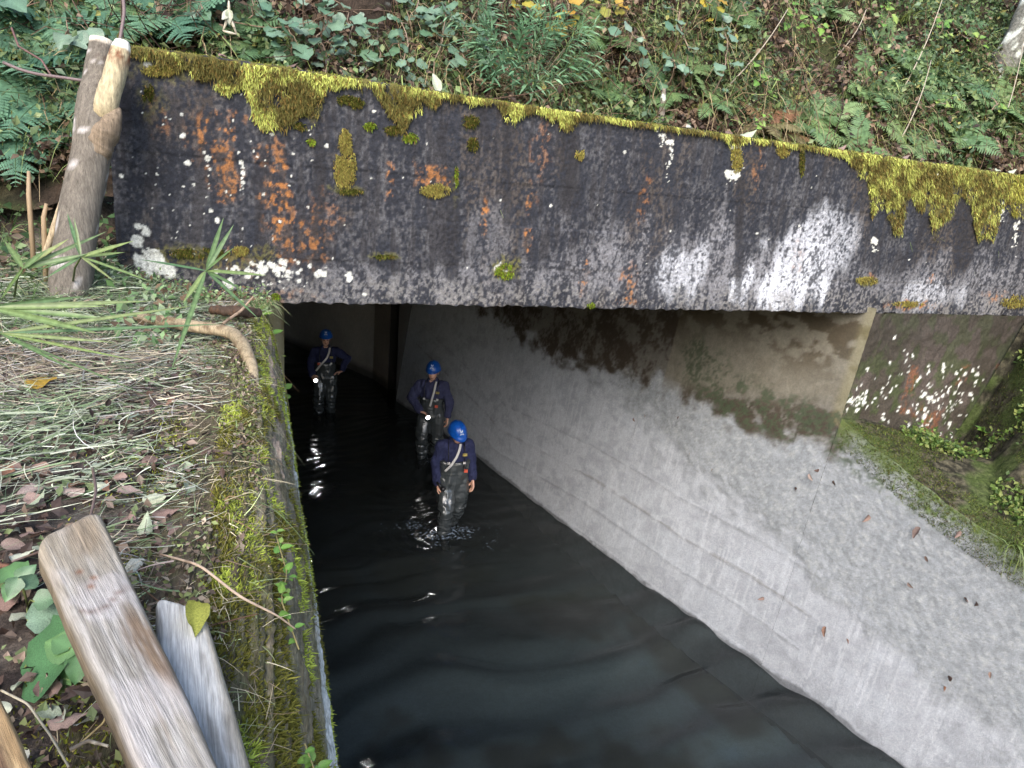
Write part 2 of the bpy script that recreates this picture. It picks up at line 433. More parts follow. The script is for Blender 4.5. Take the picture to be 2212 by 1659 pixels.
    q = lambda A, B: np.stack([A[i], A[i+1], B[i+1], B[i]], 1)
    am = base+np.arange(nx); at = am+nx; ab = at+nx
    Fs = [F, q(ft, am), q(am, at), q(at, ab), q(ab, fb)]
    e0 = [np.array([[nz-1-k, nz-2-k, ab[0], ab[0]]]) for k in ()]
    capL = np.array([[fb[0], ft[0], at[0], ab[0]]]); capR = np.array([[fb[-1], ab[-1], at[-1], ft[-1]]])
    me = raw_mesh('bridge_beam', V, [np.concatenate(Fs+[capL, capR])], c)
    return put('bridge_beam', me, M_beam, kind='thing', label='deep dark stained concrete beam spanning the channel with moss along its top', category='beam')
beam = build_beam()

# ---------------------------------------------------------------- right channel wall
ROUGH = [wall_pt(*q) for q in [(1040, 670), (1230, 770), (1450, 960), (1700, 1190), (1900, 1370), (2150, 1590)]]
BROWN = [wall_pt(*q) for q in [(960, 668), (1080, 705), (1200, 780), (1330, 810), (1440, 850), (1600, 800), (1700, 760), (1800, 800), (1850, 790)]]
GREEN = [wall_pt(*q) for q in [(1500, 780), (1570, 850), (1800, 920), (1870, 985), (2000, 1050), (2130, 1110), (2210, 1160)]]
RUSTL = [wall_pt(*q) for q in [(900, 742), (1080, 927), (1276, 1030), (1410, 1115), (1481, 1164), (1616, 1240), (1750, 1330)]]
def wall_colour(y, z, x):
    P = np.stack([y, z, x*0], 1)
    n1 = fbm(P, (1.2, 1.6, 1), 4, 101); n2 = fbm(P, (6, 8, 1), 4, 102); n3 = fbm(P, (30, 34, 1), 3, 103); n4 = fbm(P, (40, 2.2, 1), 3, 104)
    c = np.tile(hexc(158, 162, 168), (len(y), 1))
    c = c*(1+.15*sstep(5.5, 10, y))[:, None]  # lighter further in: brightness for the dim tunnel put into the wall colour
    c = mixc(c, hexc(140, 144, 150), sstep(0.45, 0.62, n2)*0.5)
    c = mixc(c, hexc(164, 169, 176), sstep(0.52, 0.66, n1)*0.6)
    c = mixc(c, hexc(174, 178, 184), 0.7*sstep(0.60, 0.68, n4)*sstep(0.1, 0.3, z)*(n1 > 0.42))
    rz = np.interp(y, [p[0] for p in ROUGH][::-1], [p[1] for p in ROUGH][::-1])
    rough = sstep(-0.25, 0.3, z-rz+0.7*(n2-0.5))*(y < 9.8)
    Qr = np.stack([y*0.8+z*0.6, -y*0.6+z*0.8, x*0], 1); n3 = .65*fbm(Qr, (20, 58, 1), 4, 126)+.35*n3
    c = mixc(c, hexc(124, 129, 132), rough*0.6)
    c = mixc(c, hexc(92, 96, 96), rough*sstep(0.49, 0.64, n3)*0.33)
    c = mixc(c, hexc(160, 163, 162), rough*sstep(0.55, 0.66, 1-n3)*0.6)
    ru = poly_dist_mask(y, z, RUSTL, 0.022)*sstep(0.30, 0.55, n2)
    c = mixc(c, hexc(104, 100, 92), ru*0.4)
    for off in (-0.42, 0.38, 0.80):
        c = mixc(c, hexc(104, 106, 106), 0.28*poly_dist_mask(y, z+off, RUSTL, 0.018)*sstep(0.3, 0.5, n2))
    # brown stain high under the bridge
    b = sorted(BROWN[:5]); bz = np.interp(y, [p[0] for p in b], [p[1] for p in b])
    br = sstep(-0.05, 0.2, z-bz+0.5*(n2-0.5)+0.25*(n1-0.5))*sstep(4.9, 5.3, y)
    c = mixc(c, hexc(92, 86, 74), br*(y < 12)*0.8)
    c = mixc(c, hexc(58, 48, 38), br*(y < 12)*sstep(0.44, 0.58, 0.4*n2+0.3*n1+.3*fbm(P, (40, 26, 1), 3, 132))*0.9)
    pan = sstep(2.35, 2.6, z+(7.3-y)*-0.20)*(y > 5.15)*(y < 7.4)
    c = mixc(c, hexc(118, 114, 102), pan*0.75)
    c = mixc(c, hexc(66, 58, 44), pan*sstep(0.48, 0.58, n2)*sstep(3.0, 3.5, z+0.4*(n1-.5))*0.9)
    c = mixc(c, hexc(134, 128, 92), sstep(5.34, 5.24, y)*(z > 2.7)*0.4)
    # green film along the head of the wall
    g = poly_dist_mask(y+0.25*(n2-.5), z+0.3*(n1-0.5), GREEN, 0.34)
    nf = fbm(P, (44, 44, 1), 3, 131)
    c = mixc(c, hexc(62, 74, 54), np.clip(g*1.1, 0, 1)*sstep(0.40, 0.58, n2)*sstep(.40, .54, nf)*0.8)
    c = mixc(c, hexc(96, 116, 50), g*sstep(0.5, 0.62, n3)*sstep(4.9, 4.3, y)*0.9)
    gg = sstep(wall_top(y)-0.22, wall_top(y)-0.02, z+0.3*(n2-.5))*(y < 5.195)*(y > 3.2)
    c = mixc(c, hexc(88, 104, 46), gg*0.7)
    # wet band at the water
    wet = 1-sstep(0.015, 0.05, z-0.08*(fbm(P, (3.0, 0.1, 1), 3, 110)-0.45)-0.05*(fbm(P, (16, 0.5, 1), 3, 111)-0.5))
    c = c*(1-0.55*wet)[:, None]
    return c, rough
def wall_patch(y0, y1, dy, topf, nz):
    ys = np.arange(y0, y1+1e-6, dy); t = np.linspace(0, 1, nz)
    Y, T = np.meshgrid(ys, t, indexing='ij')
    top = topf(ys)
    Z = -0.6+(top+0.6)[:, None]*T
    y = Y.ravel(); z = Z.ravel(); x = wall_x(y, z)
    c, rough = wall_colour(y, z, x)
    P = np.stack([y, z, x*0], 1)
    # trowelled crust: ridges running obliquely
    yy = y*0.8+z*0.6
    Q = np.stack([yy, -y*0.6+z*0.8, x*0], 1)
    ridge = fbm(Q, (26, 90, 1), 4, 120)*.75+.25*fbm(Q, (7, 24, 1), 3, 125)
    bulge = np.interp(y, [3, 6, 9.5], [0.0, 0.03, 0.0])
    x = x-(rough*(0.015*(ridge-0.45)+bulge)) - 0.010*(fbm(P, (2, 2.5, 1), 3, 121)-0.5)
    drip = sstep(0.62, 0.70, fbm(P, (34, 1.6, 1), 3, 122)); x = x-0.003*drip*(1-rough)
    for off in (0, -0.42, 0.38, 0.8): x = x-0.006*poly_dist_mask(y, z+off, RUSTL, 0.02)
    return np.stack([x, y, z], 1), grid_faces(len(ys), nz)[:, ::-1], c
def build_wall():
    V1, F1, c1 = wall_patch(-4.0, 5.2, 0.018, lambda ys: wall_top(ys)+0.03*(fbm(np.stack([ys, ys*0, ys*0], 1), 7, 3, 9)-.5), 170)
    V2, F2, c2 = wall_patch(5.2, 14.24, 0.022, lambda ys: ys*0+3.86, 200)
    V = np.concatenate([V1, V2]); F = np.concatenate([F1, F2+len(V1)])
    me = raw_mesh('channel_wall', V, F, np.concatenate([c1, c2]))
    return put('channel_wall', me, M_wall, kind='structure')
build_wall()

# joint slot and far wall beyond it, bending to the left in the dark
def far_walls():
    def strip(name, pts, z0, z1, colr, bat=0.0, sub=30):
        pts = np.array(pts, float); s = np.linspace(0, len(pts)-1, sub*(len(pts)-1)+1)
        x = np.interp(s, range(len(pts)), pts[:, 0]); y = np.interp(s, range(len(pts)), pts[:, 1])
        zz = np.linspace(z0, z1, 60); X, Z = np.meshgrid(x, zz, indexing='ij'); Y, _ = np.meshgrid(y, zz, indexing='ij')
        P = np.stack([X.ravel(), Y.ravel(), Z.ravel()], 1)
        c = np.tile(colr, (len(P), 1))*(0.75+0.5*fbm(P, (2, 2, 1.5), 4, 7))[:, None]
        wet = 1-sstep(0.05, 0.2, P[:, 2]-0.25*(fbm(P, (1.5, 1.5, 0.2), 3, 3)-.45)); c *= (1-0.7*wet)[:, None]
        P[:, 0] += bat*P[:, 2]
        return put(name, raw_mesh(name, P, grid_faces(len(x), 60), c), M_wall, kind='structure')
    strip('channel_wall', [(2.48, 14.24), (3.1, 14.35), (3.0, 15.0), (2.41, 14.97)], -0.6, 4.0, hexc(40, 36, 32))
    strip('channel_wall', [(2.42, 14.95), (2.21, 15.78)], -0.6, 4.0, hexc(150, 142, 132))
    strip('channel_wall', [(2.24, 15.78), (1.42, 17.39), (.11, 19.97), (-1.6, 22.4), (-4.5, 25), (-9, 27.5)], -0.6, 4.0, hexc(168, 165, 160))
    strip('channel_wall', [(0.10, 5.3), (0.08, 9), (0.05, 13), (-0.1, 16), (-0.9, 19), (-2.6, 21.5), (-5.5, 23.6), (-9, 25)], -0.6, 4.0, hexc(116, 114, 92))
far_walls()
# tunnel roof slab
mb = MB(); mb.box((-0.88, 5.545, 3.802), (12, 12, 4.25)); mb.box((-10, 12.002, 3.802), (12, 29, 4.25)); put('culvert_roof', mb.mesh('culvert_roof', False, False), plain('roof_concrete', hexc(150, 146, 140), 0.9), kind='structure')

# abutment beside the channel under the beam
def build_abutment():
    xs = np.arange(5.245, 8.9, 0.014); t = np.linspace(0, 1, 120)
    X, T = np.meshgrid(xs, t, indexing='ij'); Z = 1.4+(3.81-1.4)*T
    x = X.ravel(); z = Z.ravel(); P = np.stack([x, z, x*0], 1)
    x = x + (z-2.9)*0.12*np.exp(-(x-5.245)*2)
    n1 = fbm(P, (3, 2, 1), 4, 201); n2 = fbm(P, (9, 7, 1), 4, 202); n3 = fbm(P, (34, 34, 1), 3, 203)
    y = 5.22+BSL*(x-5)+0.02 - 0.05*(fbm(P, (5, 5, 1), 4, 204)-0.5) - 0.025*(n3-0.5)
    c = np.tile(hexc(52, 47, 40), (len(x), 1))
    c = mixc(c, hexc(72, 64, 60), sstep(0.46, 0.6, n1)*0.7)
    c = mixc(c, hexc(50, 58, 32), sstep(0.48, 0.6, n2)*0.8)
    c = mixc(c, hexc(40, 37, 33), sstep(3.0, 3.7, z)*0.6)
    c = mixc(c, hexc(104, 66, 44), sstep(0.56, 0.66, fbm(P, (4, 3, 1), 3, 206))*sstep(.45, .55, n3)*(x > 6.0)*(z < 3.3)*0.7)
    lc = np.zeros(len(x)); r = np.random.default_rng(9)
    for k in range(230):
        q = k % 4; cx, cz, sx_, sz_ = [(5.42, 2.93, .14, .07), (6.40, 2.82, .16, .18), (6.05, 3.05, .35, .25), (6.75, 2.95, .12, .2)][q]
        a, b, rr = r.normal(cx, sx_), r.normal(cz, sz_), abs(r.normal(0, .010))+.004; ii = np.nonzero((np.abs(x-a) < rr*2) & (np.abs(z-b) < rr*2))[0]
        if len(ii): lc[ii] = np.maximum(lc[ii], 1-sstep(.8, 1.1, np.hypot(x[ii]-a, z[ii]-b)/rr+.8*(vnoise(P[ii], 60, 4)-.5)))
    c = mixc(c, hexc(188, 190, 184), lc*.95)
    me = raw_mesh('abutment', np.stack([x, y, z], 1), grid_faces(len(xs), 120), c)
    e = empty('abutment', (5.24, 5.2, 2.6), label='dark stone-like abutment dotted with white lichen under the right end of the beam', category='abutment')
    o = put('front_face', me, M_beam, e); o.matrix_parent_inverse = Matrix.Translation((-5.24, -5.2, -2.6))
    mb = MB(); mb.box((5.262, 5.42, 1.4), (8.9, 5.9, 3.80), None, hexc(70, 62, 50)); o = put('core', mb.mesh('core', True, False), M_beam, e)
    o.matrix_parent_inverse = Matrix.Translation((-5.24, -5.2, -2.6))
build_abutment()

# ---------------------------------------------------------------- channel bed and water
def build_bed():
    xs = np.linspace(-0.2, 8.2, 160); ys = np.linspace(-4.5, 27, 500)
    X, Y = np.meshgrid(xs, ys, indexing='ij'); x = X.ravel(); y = Y.ravel()
    d = np.interp(y, WB[:, 1], WB[:, 0])-x      # metres from the right wall
    edge = np.interp(y, [-4, 2, 5, 8, 14], [0.55, 0.50, 0.40, 0.22, 0.1])
    z = np.where(d < edge, -0.45, -0.17)+0.02*(fbm(np.stack([x, y, x*0], 1), 3, 3, 301)-0.5)
    P = np.stack([x, y, z], 1)
    c = np.tile(hexc(116, 124, 126), (len(x), 1))
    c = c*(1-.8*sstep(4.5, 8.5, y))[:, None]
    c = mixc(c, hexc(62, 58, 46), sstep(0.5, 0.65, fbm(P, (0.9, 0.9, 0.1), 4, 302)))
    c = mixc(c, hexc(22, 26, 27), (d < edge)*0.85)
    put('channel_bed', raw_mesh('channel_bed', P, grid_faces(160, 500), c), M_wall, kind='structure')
build_bed()
WORKERS_XY = [(2.32, 8.67), (2.55, 11.22), (0.89, 13.61)]
def water_h(x, y):
    P = np.stack([x+0.12*y, y, x*0], 1)
    w = fbm(P, (0.5, 1.35, 1), 1, 311)-0.5; w = w+.35*(fbm(P, (1.1, 3.0, 1), 1, 318)-.5)
    P2 = np.stack([x*0.8+0.6*y, y*0.8-0.6*x, x*0], 1)
    h = 0.085*w + 0.016*(fbm(P2, (1.6, 4.2, 1), 2, 312)-0.5) + 0.0045*(fbm(P, (7, 13, 1), 3, 313)-0.5)*sstep(1.0, 7.0, y)
    wa = y-0.25*x+1.1*(fbm(P, (.5, .5, 1), 2, 315)-.5)+.5*(fbm(P, (1.3, .8, 1), 2, 316)-.5); am = fbm(P, (.6, .8, 1), 2, 317)
    h = h+0.056*am*np.sin(wa*2*math.pi/.70)*sstep(9, 6, y)+.009*am*np.sin(wa*2*math.pi/.31+5*w)
    for k, (wx, wy) in enumerate(WORKERS_XY):
        d = np.hypot(x-wx, y-wy+0.05); amp = (0.003, 0.002, 0.002)[k]
        h = h + amp*np.cos(d*2*math.pi/0.17+0.8*np.sin(3*np.arctan2(y-wy, x-wx)))*np.exp(-((d-0.3)/0.55)**2)*sstep(0.08, 0.2, d)
        h = h + 0.02*np.exp(-(d/0.2)**2)*(fbm(P, (18, 18, 1), 2, 319)-0.35)
    return h*sstep(0.0, 0.25, np.interp(y, WB[:, 1], WB[:, 0])-x+0.15)
def build_water():
    parts = []; n = 0; Vs = []; Fs = []
    for (y0, y1, dy) in ((-4.5, 1.0, 0.08), (1.0, 16.0, 0.028), (16.0, 27.5, 0.08)):
        ys = np.arange(y0, y1+dy*0.5, dy); ys[-1] = y1; xs = np.linspace(-9.5 if y0 > 15 else 0.12, 7.6 if y0 < 15 else 2.9, 230 if y0 == 1.0 else 90)
        X, Y = np.meshgrid(xs, ys, indexing='ij'); x = X.ravel(); y = Y.ravel()
        Vs.append(np.stack([x, y, water_h(x, y)], 1)); Fs.append(grid_faces(len(xs), len(ys))[:, ::-1]+n); n += len(x)
    me = raw_mesh('water', np.concatenate(Vs), np.concatenate(Fs)[:, ::-1])
    mt, nt, b = new_mat('dark_water')
    out = nt.nodes['Material Output']; nt.nodes.remove(b)
    fr = N(nt, 'ShaderNodeFresnel'); fr.inputs[0].default_value = 1.33
    gl = N(nt, 'ShaderNodeBsdfGlossy'); gl.inputs['Roughness'].default_value = 0.055
    tr = N(nt, 'ShaderNodeBsdfTransparent'); tr.inputs[0].default_value = (0.48, 0.55, 0.56, 1)
    df = N(nt, 'ShaderNodeBsdfDiffuse'); df.inputs[0].default_value = (0.056, 0.064, 0.063, 1)
    m1 = N(nt, 'ShaderNodeMixShader'); m1.inputs[0].default_value = 0.76
    nt.links.new(df.outputs[0], m1.inputs[1]); nt.links.new(tr.outputs[0], m1.inputs[2])
    m2 = N(nt, 'ShaderNodeMixShader'); nt.links.new(fr.outputs[0], m2.inputs[0])
    nt.links.new(m1.outputs[0], m2.inputs[1]); nt.links.new(gl.outputs[0], m2.inputs[2]); nt.links.new(m2.outputs[0], out.inputs[0])
    v = coords(nt, (1.0, 1.6, 1)); h = noise(nt, v, 9, 4, 0.6, 0.5)
    bp = N(nt, 'ShaderNodeBump'); bp.inputs['Strength'].default_value = 0.15; bp.inputs['Distance'].default_value = 0.02
    nt.links.new(h, bp.inputs['Height'])
    for s in (fr, gl): nt.links.new(bp.outputs[0], s.inputs['Normal'])
    put('water', me, mt, kind='structure')
build_water()

# ---------------------------------------------------------------- left bank: soil ledge and channel edge
def bank_z(x, y):
    x = np.asarray(x, float); y = np.asarray(y, float); sh = x.shape
    P = np.stack([x.ravel(), y.ravel(), x.ravel()*0], 1)
    z = 3.80 + 0.05*(fbm(P, 1.3, 3, 401).reshape(sh)-0.5) + 0.03*(fbm(P, 7, 3, 402).reshape(sh)-0.5)
    z = z - 0.06*sstep(-0.75, -0.2, -np.abs(x+0.9))*sstep(2.0, 1.2, y)
    z = z + 0.75*np.clip(-x-1.7, 0, 8)**1.15*0.8
    z = z + 0.16*sstep(3.8, 4.9, y)*sstep(-0.3, -1.1, x)
    z = z + 0.9*np.clip(y-5.3, 0, 30)*sstep(-0.6, -1.2, x)
    return z
def build_bank():
    xs = np.concatenate([np.linspace(-14, -3.2, 60), np.arange(-3.17, -0.10, 0.022)]); ys = np.concatenate([np.linspace(-5, 0, 40), np.arange(0.03, 5.6, 0.022), np.linspace(5.62, 9, 60)])
    X, Y = np.meshgrid(xs, ys, indexing='ij'); x = X.ravel(); y = Y.ravel(); z = bank_z(x, y)
    z = np.where((x > -0.95) & (y > 5.15), 3.7, z)
    P = np.stack([x, y, z], 1)
    P[:, 2] += 0.025*(fbm(P, (18, 18, 1), 3, 403)-0.5)
    n1 = fbm(P, 3, 4, 404); n2 = fbm(P, 20, 3, 405)
    c = np.tile(hexc(72, 64, 58), (len(x), 1)); c = mixc(c, hexc(44, 38, 36), sstep(0.45, 0.6, n2)); c = mixc(c, hexc(98, 92, 84), sstep(0.5, 0.65, n1)*0.7)
    put('left_bank', raw_mesh('left_bank', P, grid_faces(len(xs), len(ys)), c), M_soil, kind='structure')
build_bank()
COPE = np.array([(-.62, 3.70), (-.34, 3.79), (-.2, 3.825), (-.13, 3.83), (-.07, 3.815), (-.01, 3.78), (.035, 3.72), (.075, 3.62), (.105, 3.50), (.13, 3.36), (.15, 3.22), (.165, 3.08), (.17, 2.6), (.18, 1.3), (.20, 0.0), (.2, -.6)])
def cope_pt(t, y):
    """t 0..15 along the profile"""
    t = np.asarray(t, float); y = np.asarray(y, float)
    sh = -0.022*np.clip(y-2.0, 0, 20)
    return np.stack([np.interp(t, range(16), COPE[:, 0])+sh, y+0*t, np.interp(t, range(16), COPE[:, 1])], -1)
def build_cope():
    ts = np.concatenate([np.linspace(0, 2, 14), np.arange(2.03, 11.5, 0.055), np.linspace(11.6, 15, 20)]); ys = np.concatenate([np.arange(-4.5, 0.4, 0.1), np.arange(0.42, 5.35, 0.012)])
    T, Y = np.meshgrid(ts, ys, indexing='ij'); t = T.ravel(); y = Y.ravel(); P = cope_pt(t, y)
    Q = np.stack([t*0.12, y, t*0], 1)
    n1 = fbm(Q, (10, 1.2, 1), 4, 411); n2 = fbm(Q, (60, 3.0, 1), 4, 412); n3 = fbm(Q, (60, 60, 1), 3, 413); n4 = fbm(Q, (8, 3.5, 1), 4, 414)
    on = sstep(1, 3, t)*sstep(13, 11.5, t)
    P[:, 0] += on*0.022*(n2-0.5)*2; P[:, 2] += on*(0.02*(n2-0.5)+0.025*(n4-0.5)); P[:, 0] += 0.014*(n3-.5)*on
    c = np.tile(hexc(118, 112, 96), (len(t), 1))
    c = mixc(c, hexc(150, 138, 114), sstep(0.5, 0.6, n2)*0.8); c = mixc(c, hexc(84, 76, 62), sstep(0.54, 0.66, n2+0.3*(n3-.5))*0.7)
    gt = np.interp(t, [2, 4, 5.5, 7, 8.5, 9.6, 11], [.5, .75, .25, .1, .55, .45, .2])
    c = mixc(c, hexc(96, 96, 50), sstep(0.56, 0.40, n4-0.2*(gt-.4))*np.clip(gt*1.3, 0, 1)*0.6); c = mixc(c, hexc(74, 64, 54), sstep(4.6, 3.4, t+2*(n4-.5))*.8)
    c = mixc(c, hexc(70, 76, 34), sstep(0.5, 0.62, n3)*gt*0.8)
    lime = sstep(8.9, 9.7, t+1.2*(n4-.5)+0.8*(n2-.5)+0.75*sstep(3.4, 1.4, y))*sstep(0.38, 0.52, 0.5*n1+0.5*n3)
    c = mixc(c, hexc(124, 122, 104), sstep(11.6, 12.4, t))
    lime = lime*(1-.75*sstep(11.4, 12.6, t))
    c = mixc(c, hexc(196, 198, 194), lime*0.9)
    band = np.exp(-((t-8.6-1.2*(n1-.5))/0.35)**2)*sstep(0.45, 0.55, n3)*sstep(2.4, 3.2, y)
    c = mixc(c, hexc(190, 192, 186), band)
    bark = np.exp(-((t-6.3-1.0*(n1-.5))/0.45)**2)*sstep(0.5, 0.56, n4)
    c = mixc(c, hexc(176, 154, 134), bark*0.9)
    put('channel_wall', raw_mesh('channel_wall', P, grid_faces(len(ts), len(ys))[:, ::-1], c), M_cope, kind='structure')
build_cope()

# ---------------------------------------------------------------- right bank and hillside
def rbank_z(x, y):
    wt = wall_top(np.clip(y, -4, 5.2)); wx = wall_x(y, wt)
    d = np.maximum(x-wx, 0)
    P = np.stack([x.ravel(), y.ravel(), x.ravel()*0], 1)
    d0 = np.interp(y, [3.3, 4.2, 4.6, 5.2], [.35, .65, 1.15, 1.62]); s = sstep(3.8, 5.0, y)
    z = wt + np.interp(y, [3.5, 4.5, 5.2], [.10, .02, -.20])*np.minimum(d, d0) + (0.75*(1-s)+2.3*s)*np.maximum(d-d0, 0)**1.05
    return z + (0.10*(fbm(P, 1.6, 4, 421).reshape(x.shape)-0.5)+0.05*(fbm(P, 8, 3, 422).reshape(x.shape)-.5))*sstep(0, 0.3, d)
def build_rbank():
    u = np.concatenate([np.arange(0, 3.0, 0.022), np.linspace(3.03, 9, 50)]); ys = np.concatenate([np.linspace(-4, 2, 50), np.arange(2.03, 5.3, 0.022)])
    U, Y = np.meshgrid(u, ys, indexing='ij'); y = Y.ravel(); wt = wall_top(np.clip(y, -4, 5.2)); x = wall_x(y, wt)+U.ravel()-0.012
    z = rbank_z(x, y)-0.01*(U.ravel() < 0.01)
    P = np.stack([x, y, z], 1); n1 = fbm(P, 3, 4, 423); n2 = fbm(P, 25, 3, 424); n3 = fbm(P, 1.4, 3, 425)
    c = np.tile(hexc(78, 74, 60), (len(x), 1)); c = mixc(c, hexc(42, 40, 32), sstep(0.42, 0.58, n2)); c = mixc(c, hexc(66, 80, 38), sstep(0.46, 0.60, n1)*0.7)
    put('right_bank', raw_mesh('right_bank', P, grid_faces(len(u), len(ys)), c), M_soil, kind='structure')
build_rbank()
def hill_z(x, y):
    x = np.asarray(x, float); y = np.asarray(y, float); P = np.stack([x.ravel(), y.ravel(), x.ravel()*0], 1)
    s = 0.95+0.35*sstep(1.0, 5.0, x)
    z = 4.72 - 0.12*sstep(3, 7, x) + s*np.clip(y-5.75, -0.3, 40) - 0.2*sstep(-0.5, -2, x)
    return z + 0.5*(fbm(P, 0.7, 4, 431).reshape(x.shape)-0.5)*sstep(5.6, 6.3, y) + 0.12*(fbm(P, 4, 3, 432).reshape(x.shape)-.5)
def build_hill():
    xs = np.linspace(-12, 20, 330); ys = np.concatenate([np.arange(5.45, 9.5, 0.06), np.linspace(9.6, 24, 50)])
    X, Y = np.meshgrid(xs, ys, indexing='ij'); x = X.ravel(); y = Y.ravel(); z = hill_z(x, y)
    P = np.stack([x, y, z], 1); n1 = fbm(P, 3, 4, 433); n2 = fbm(P, 12, 3, 434)
    c = np.tile(hexc(60, 50, 42), (len(x), 1)); c = mixc(c, hexc(34, 30, 24), sstep(0.45, 0.6, n2)); c = mixc(c, hexc(50, 60, 32), sstep(0.46, 0.6, n1)*0.7)
    put('hillside', raw_mesh('hillside', P, grid_faces(len(xs), len(ys)), c), M_soil, kind='structure')
build_hill()
# ================================================================ workers
def cap_sphere(mb, c, r):
    n, k = 10, 7; V = []; th = np.linspace(0, math.pi, k)
    for t in th:
        for a in np.linspace(0, 2*math.pi, n, endpoint=False):
            V.append((c[0]+r[0]*math.sin(t)*math.cos(a), c[1]+r[1]*math.sin(t)*math.sin(a), c[2]+r[2]*math.cos(t)))
    Q = [(i*n+j, (i+1)*n+j, (i+1)*n+(j+1) % n, i*n+(j+1) % n) for i in range(k-1) for j in range(n)]
    mb.add(V, Q)
def limb(mb, P, R, sq=1.0):
    P = [np.array(p, float) for p in P]
    pts = []; rad = []
    for i in range(len(P)-1):
        for t in np.linspace(0, 1, 6)[:-1]:
            pts.append(P[i]*(1-t)+P[i+1]*t); rad.append(R[i]*(1-t)+R[i+1]*t)
    pts.append(P[-1]); rad.append(R[-1])
    mb.tube(pts, rad, 12, squash=sq)
    for p, r in zip(P, R): cap_sphere(mb, p, (r*0.99,)*3)
def rings(mb, rows, n=20):
    """rows: (z, cx, cy, rx, ry)"""
    V = []; a = np.linspace(0, 2*math.pi, n, endpoint=False)
    for (z, cx, cy, rx, ry) in rows:
        V += [(cx+rx*math.copysign(abs(math.cos(t))**0.85, math.cos(t)), cy+ry*math.sin(t), z) for t in a]
    V = np.array(V); k = len(rows)
    Q = [(i*n+j, i*n+(j+1) % n, (i+1)*n+(j+1) % n, (i+1)*n+j) for i in range(k-1) for j in range(n)]
    V = np.concatenate([V, [V[:n].mean(0)], [V[-n:].mean(0)]]); T = [(k*n, (j+1) % n, j) for j in range(n)]+[(k*n+1, (k-1)*n+j, (k-1)*n+(j+1) % n) for j in range(n)]
    mb.add(V, Q, T)
def remeshed(mb, voxel, smooth=2, decim=None):
    me = mb.mesh('tmp', False); o = bpy.data.objects.new('tmp', me); COL.objects.link(o)
    r = o.modifiers.new('r', 'REMESH'); r.mode = 'VOXEL'; r.voxel_size = voxel; r.use_smooth_shade = True
    if smooth:
        s = o.modifiers.new('s', 'SMOOTH'); s.factor = 0.6; s.iterations = smooth
    dg = bpy.context.evaluated_depsgraph_get(); dg.update()
    me2 = bpy.data.meshes.new_from_object(o.evaluated_get(dg)); bpy.data.objects.remove(o)
    n = len(me2.vertices); V = np.zeros(n*3, np.float32); me2.vertices.foreach_get('co', V); V = V.reshape(-1, 3).astype(float)
    Nn = np.zeros(n*3, np.float32); me2.vertices.foreach_get('normal', Nn); Nn = Nn.reshape(-1, 3).astype(float)
    F = np.zeros(len(me2.loops), np.int32); me2.loops.foreach_get('vertex_index', F)
    tot = np.zeros(len(me2.polygons), np.int32); me2.polygons.foreach_get('loop_total', tot)
    if (tot == 4).all(): F = F.reshape(-1, 4)
    else:
        F = [list(p.vertices) for p in me2.polygons]; F = np.array([f if len(f) == 4 else (f[0], f[1], f[2], f[2]) for f in F])
    return V, Nn, F
M_skin = None
def cloth_mat(name, col, rough, bd, sc, spec=0.3):
    mt, nt, b = new_mat(name)
    v = coords(nt); f = noise(nt, v, sc, 4, 0.6)
    c = mix(nt, 1.0, tuple(col), ramp(nt, f, [(0.3, (0.82,)*3), (0.7, (1.2,)*3)]), 'MULTIPLY')
    nt.links.new(c, b.inputs['Base Color']); b.inputs['Roughness'].default_value = rough; b.inputs['Specular IOR Level'].default_value = spec
    bump(nt, b, noise(nt, v, sc*1.2, 4, 0.6, 0.8), 0.9, bd*1.5); return mt
M_skin = attr_mat('skin', fine=((30, 0.9, 1.1),), bumpd=0.001, rough=0.5)
M_jacket = cloth_mat('navy_cotton', hexc(38, 42, 72), 0.8, 0.01, 12)
M_jacket_worn = cloth_mat('faded_navy_cotton', hexc(58, 60, 88), 0.8, 0.01, 12)
M_wader = cloth_mat('wet_black_rubber', hexc(58, 62, 63), 0.25, 0.006, 7, 0.8)
M_helmet = cloth_mat('blue_helmet_plastic', hexc(14, 78, 164), 0.33, 0.0005, 30, .5)
M_white = plain('white_print', hexc(215, 225, 235), 0.5)
M_strap = plain('pale_webbing', hexc(196, 192, 188), 0.7)
M_dark = plain('black_plastic', hexc(24, 24, 26), 0.4)
M_yellowp = plain('yellow_stitching', hexc(190, 170, 90), 0.7)
M_orange = plain('orange_patch', hexc(196, 84, 60), 0.7)
def emis(name, col, st):
    mt, nt, b = new_mat(name); b.inputs['Emission Color'].default_value = (*col, 1); b.inputs['Emission Strength'].default_value = st
    b.inputs['Base Color'].default_value = (*col, 1); return mt
M_lens = emis('lit_lens', (1, 0.98, 0.95), 7.0)

def rotm(ax, ang, c):
    M = Matrix.Translation(c) @ Matrix.Rotation(ang, 4, ax) @ Matrix.Translation(-Vector(c)); return np.array(M)
def app(M, V): V = np.atleast_2d(np.asarray(V, float)); return V@M[:3, :3].T+M[:3, 3]

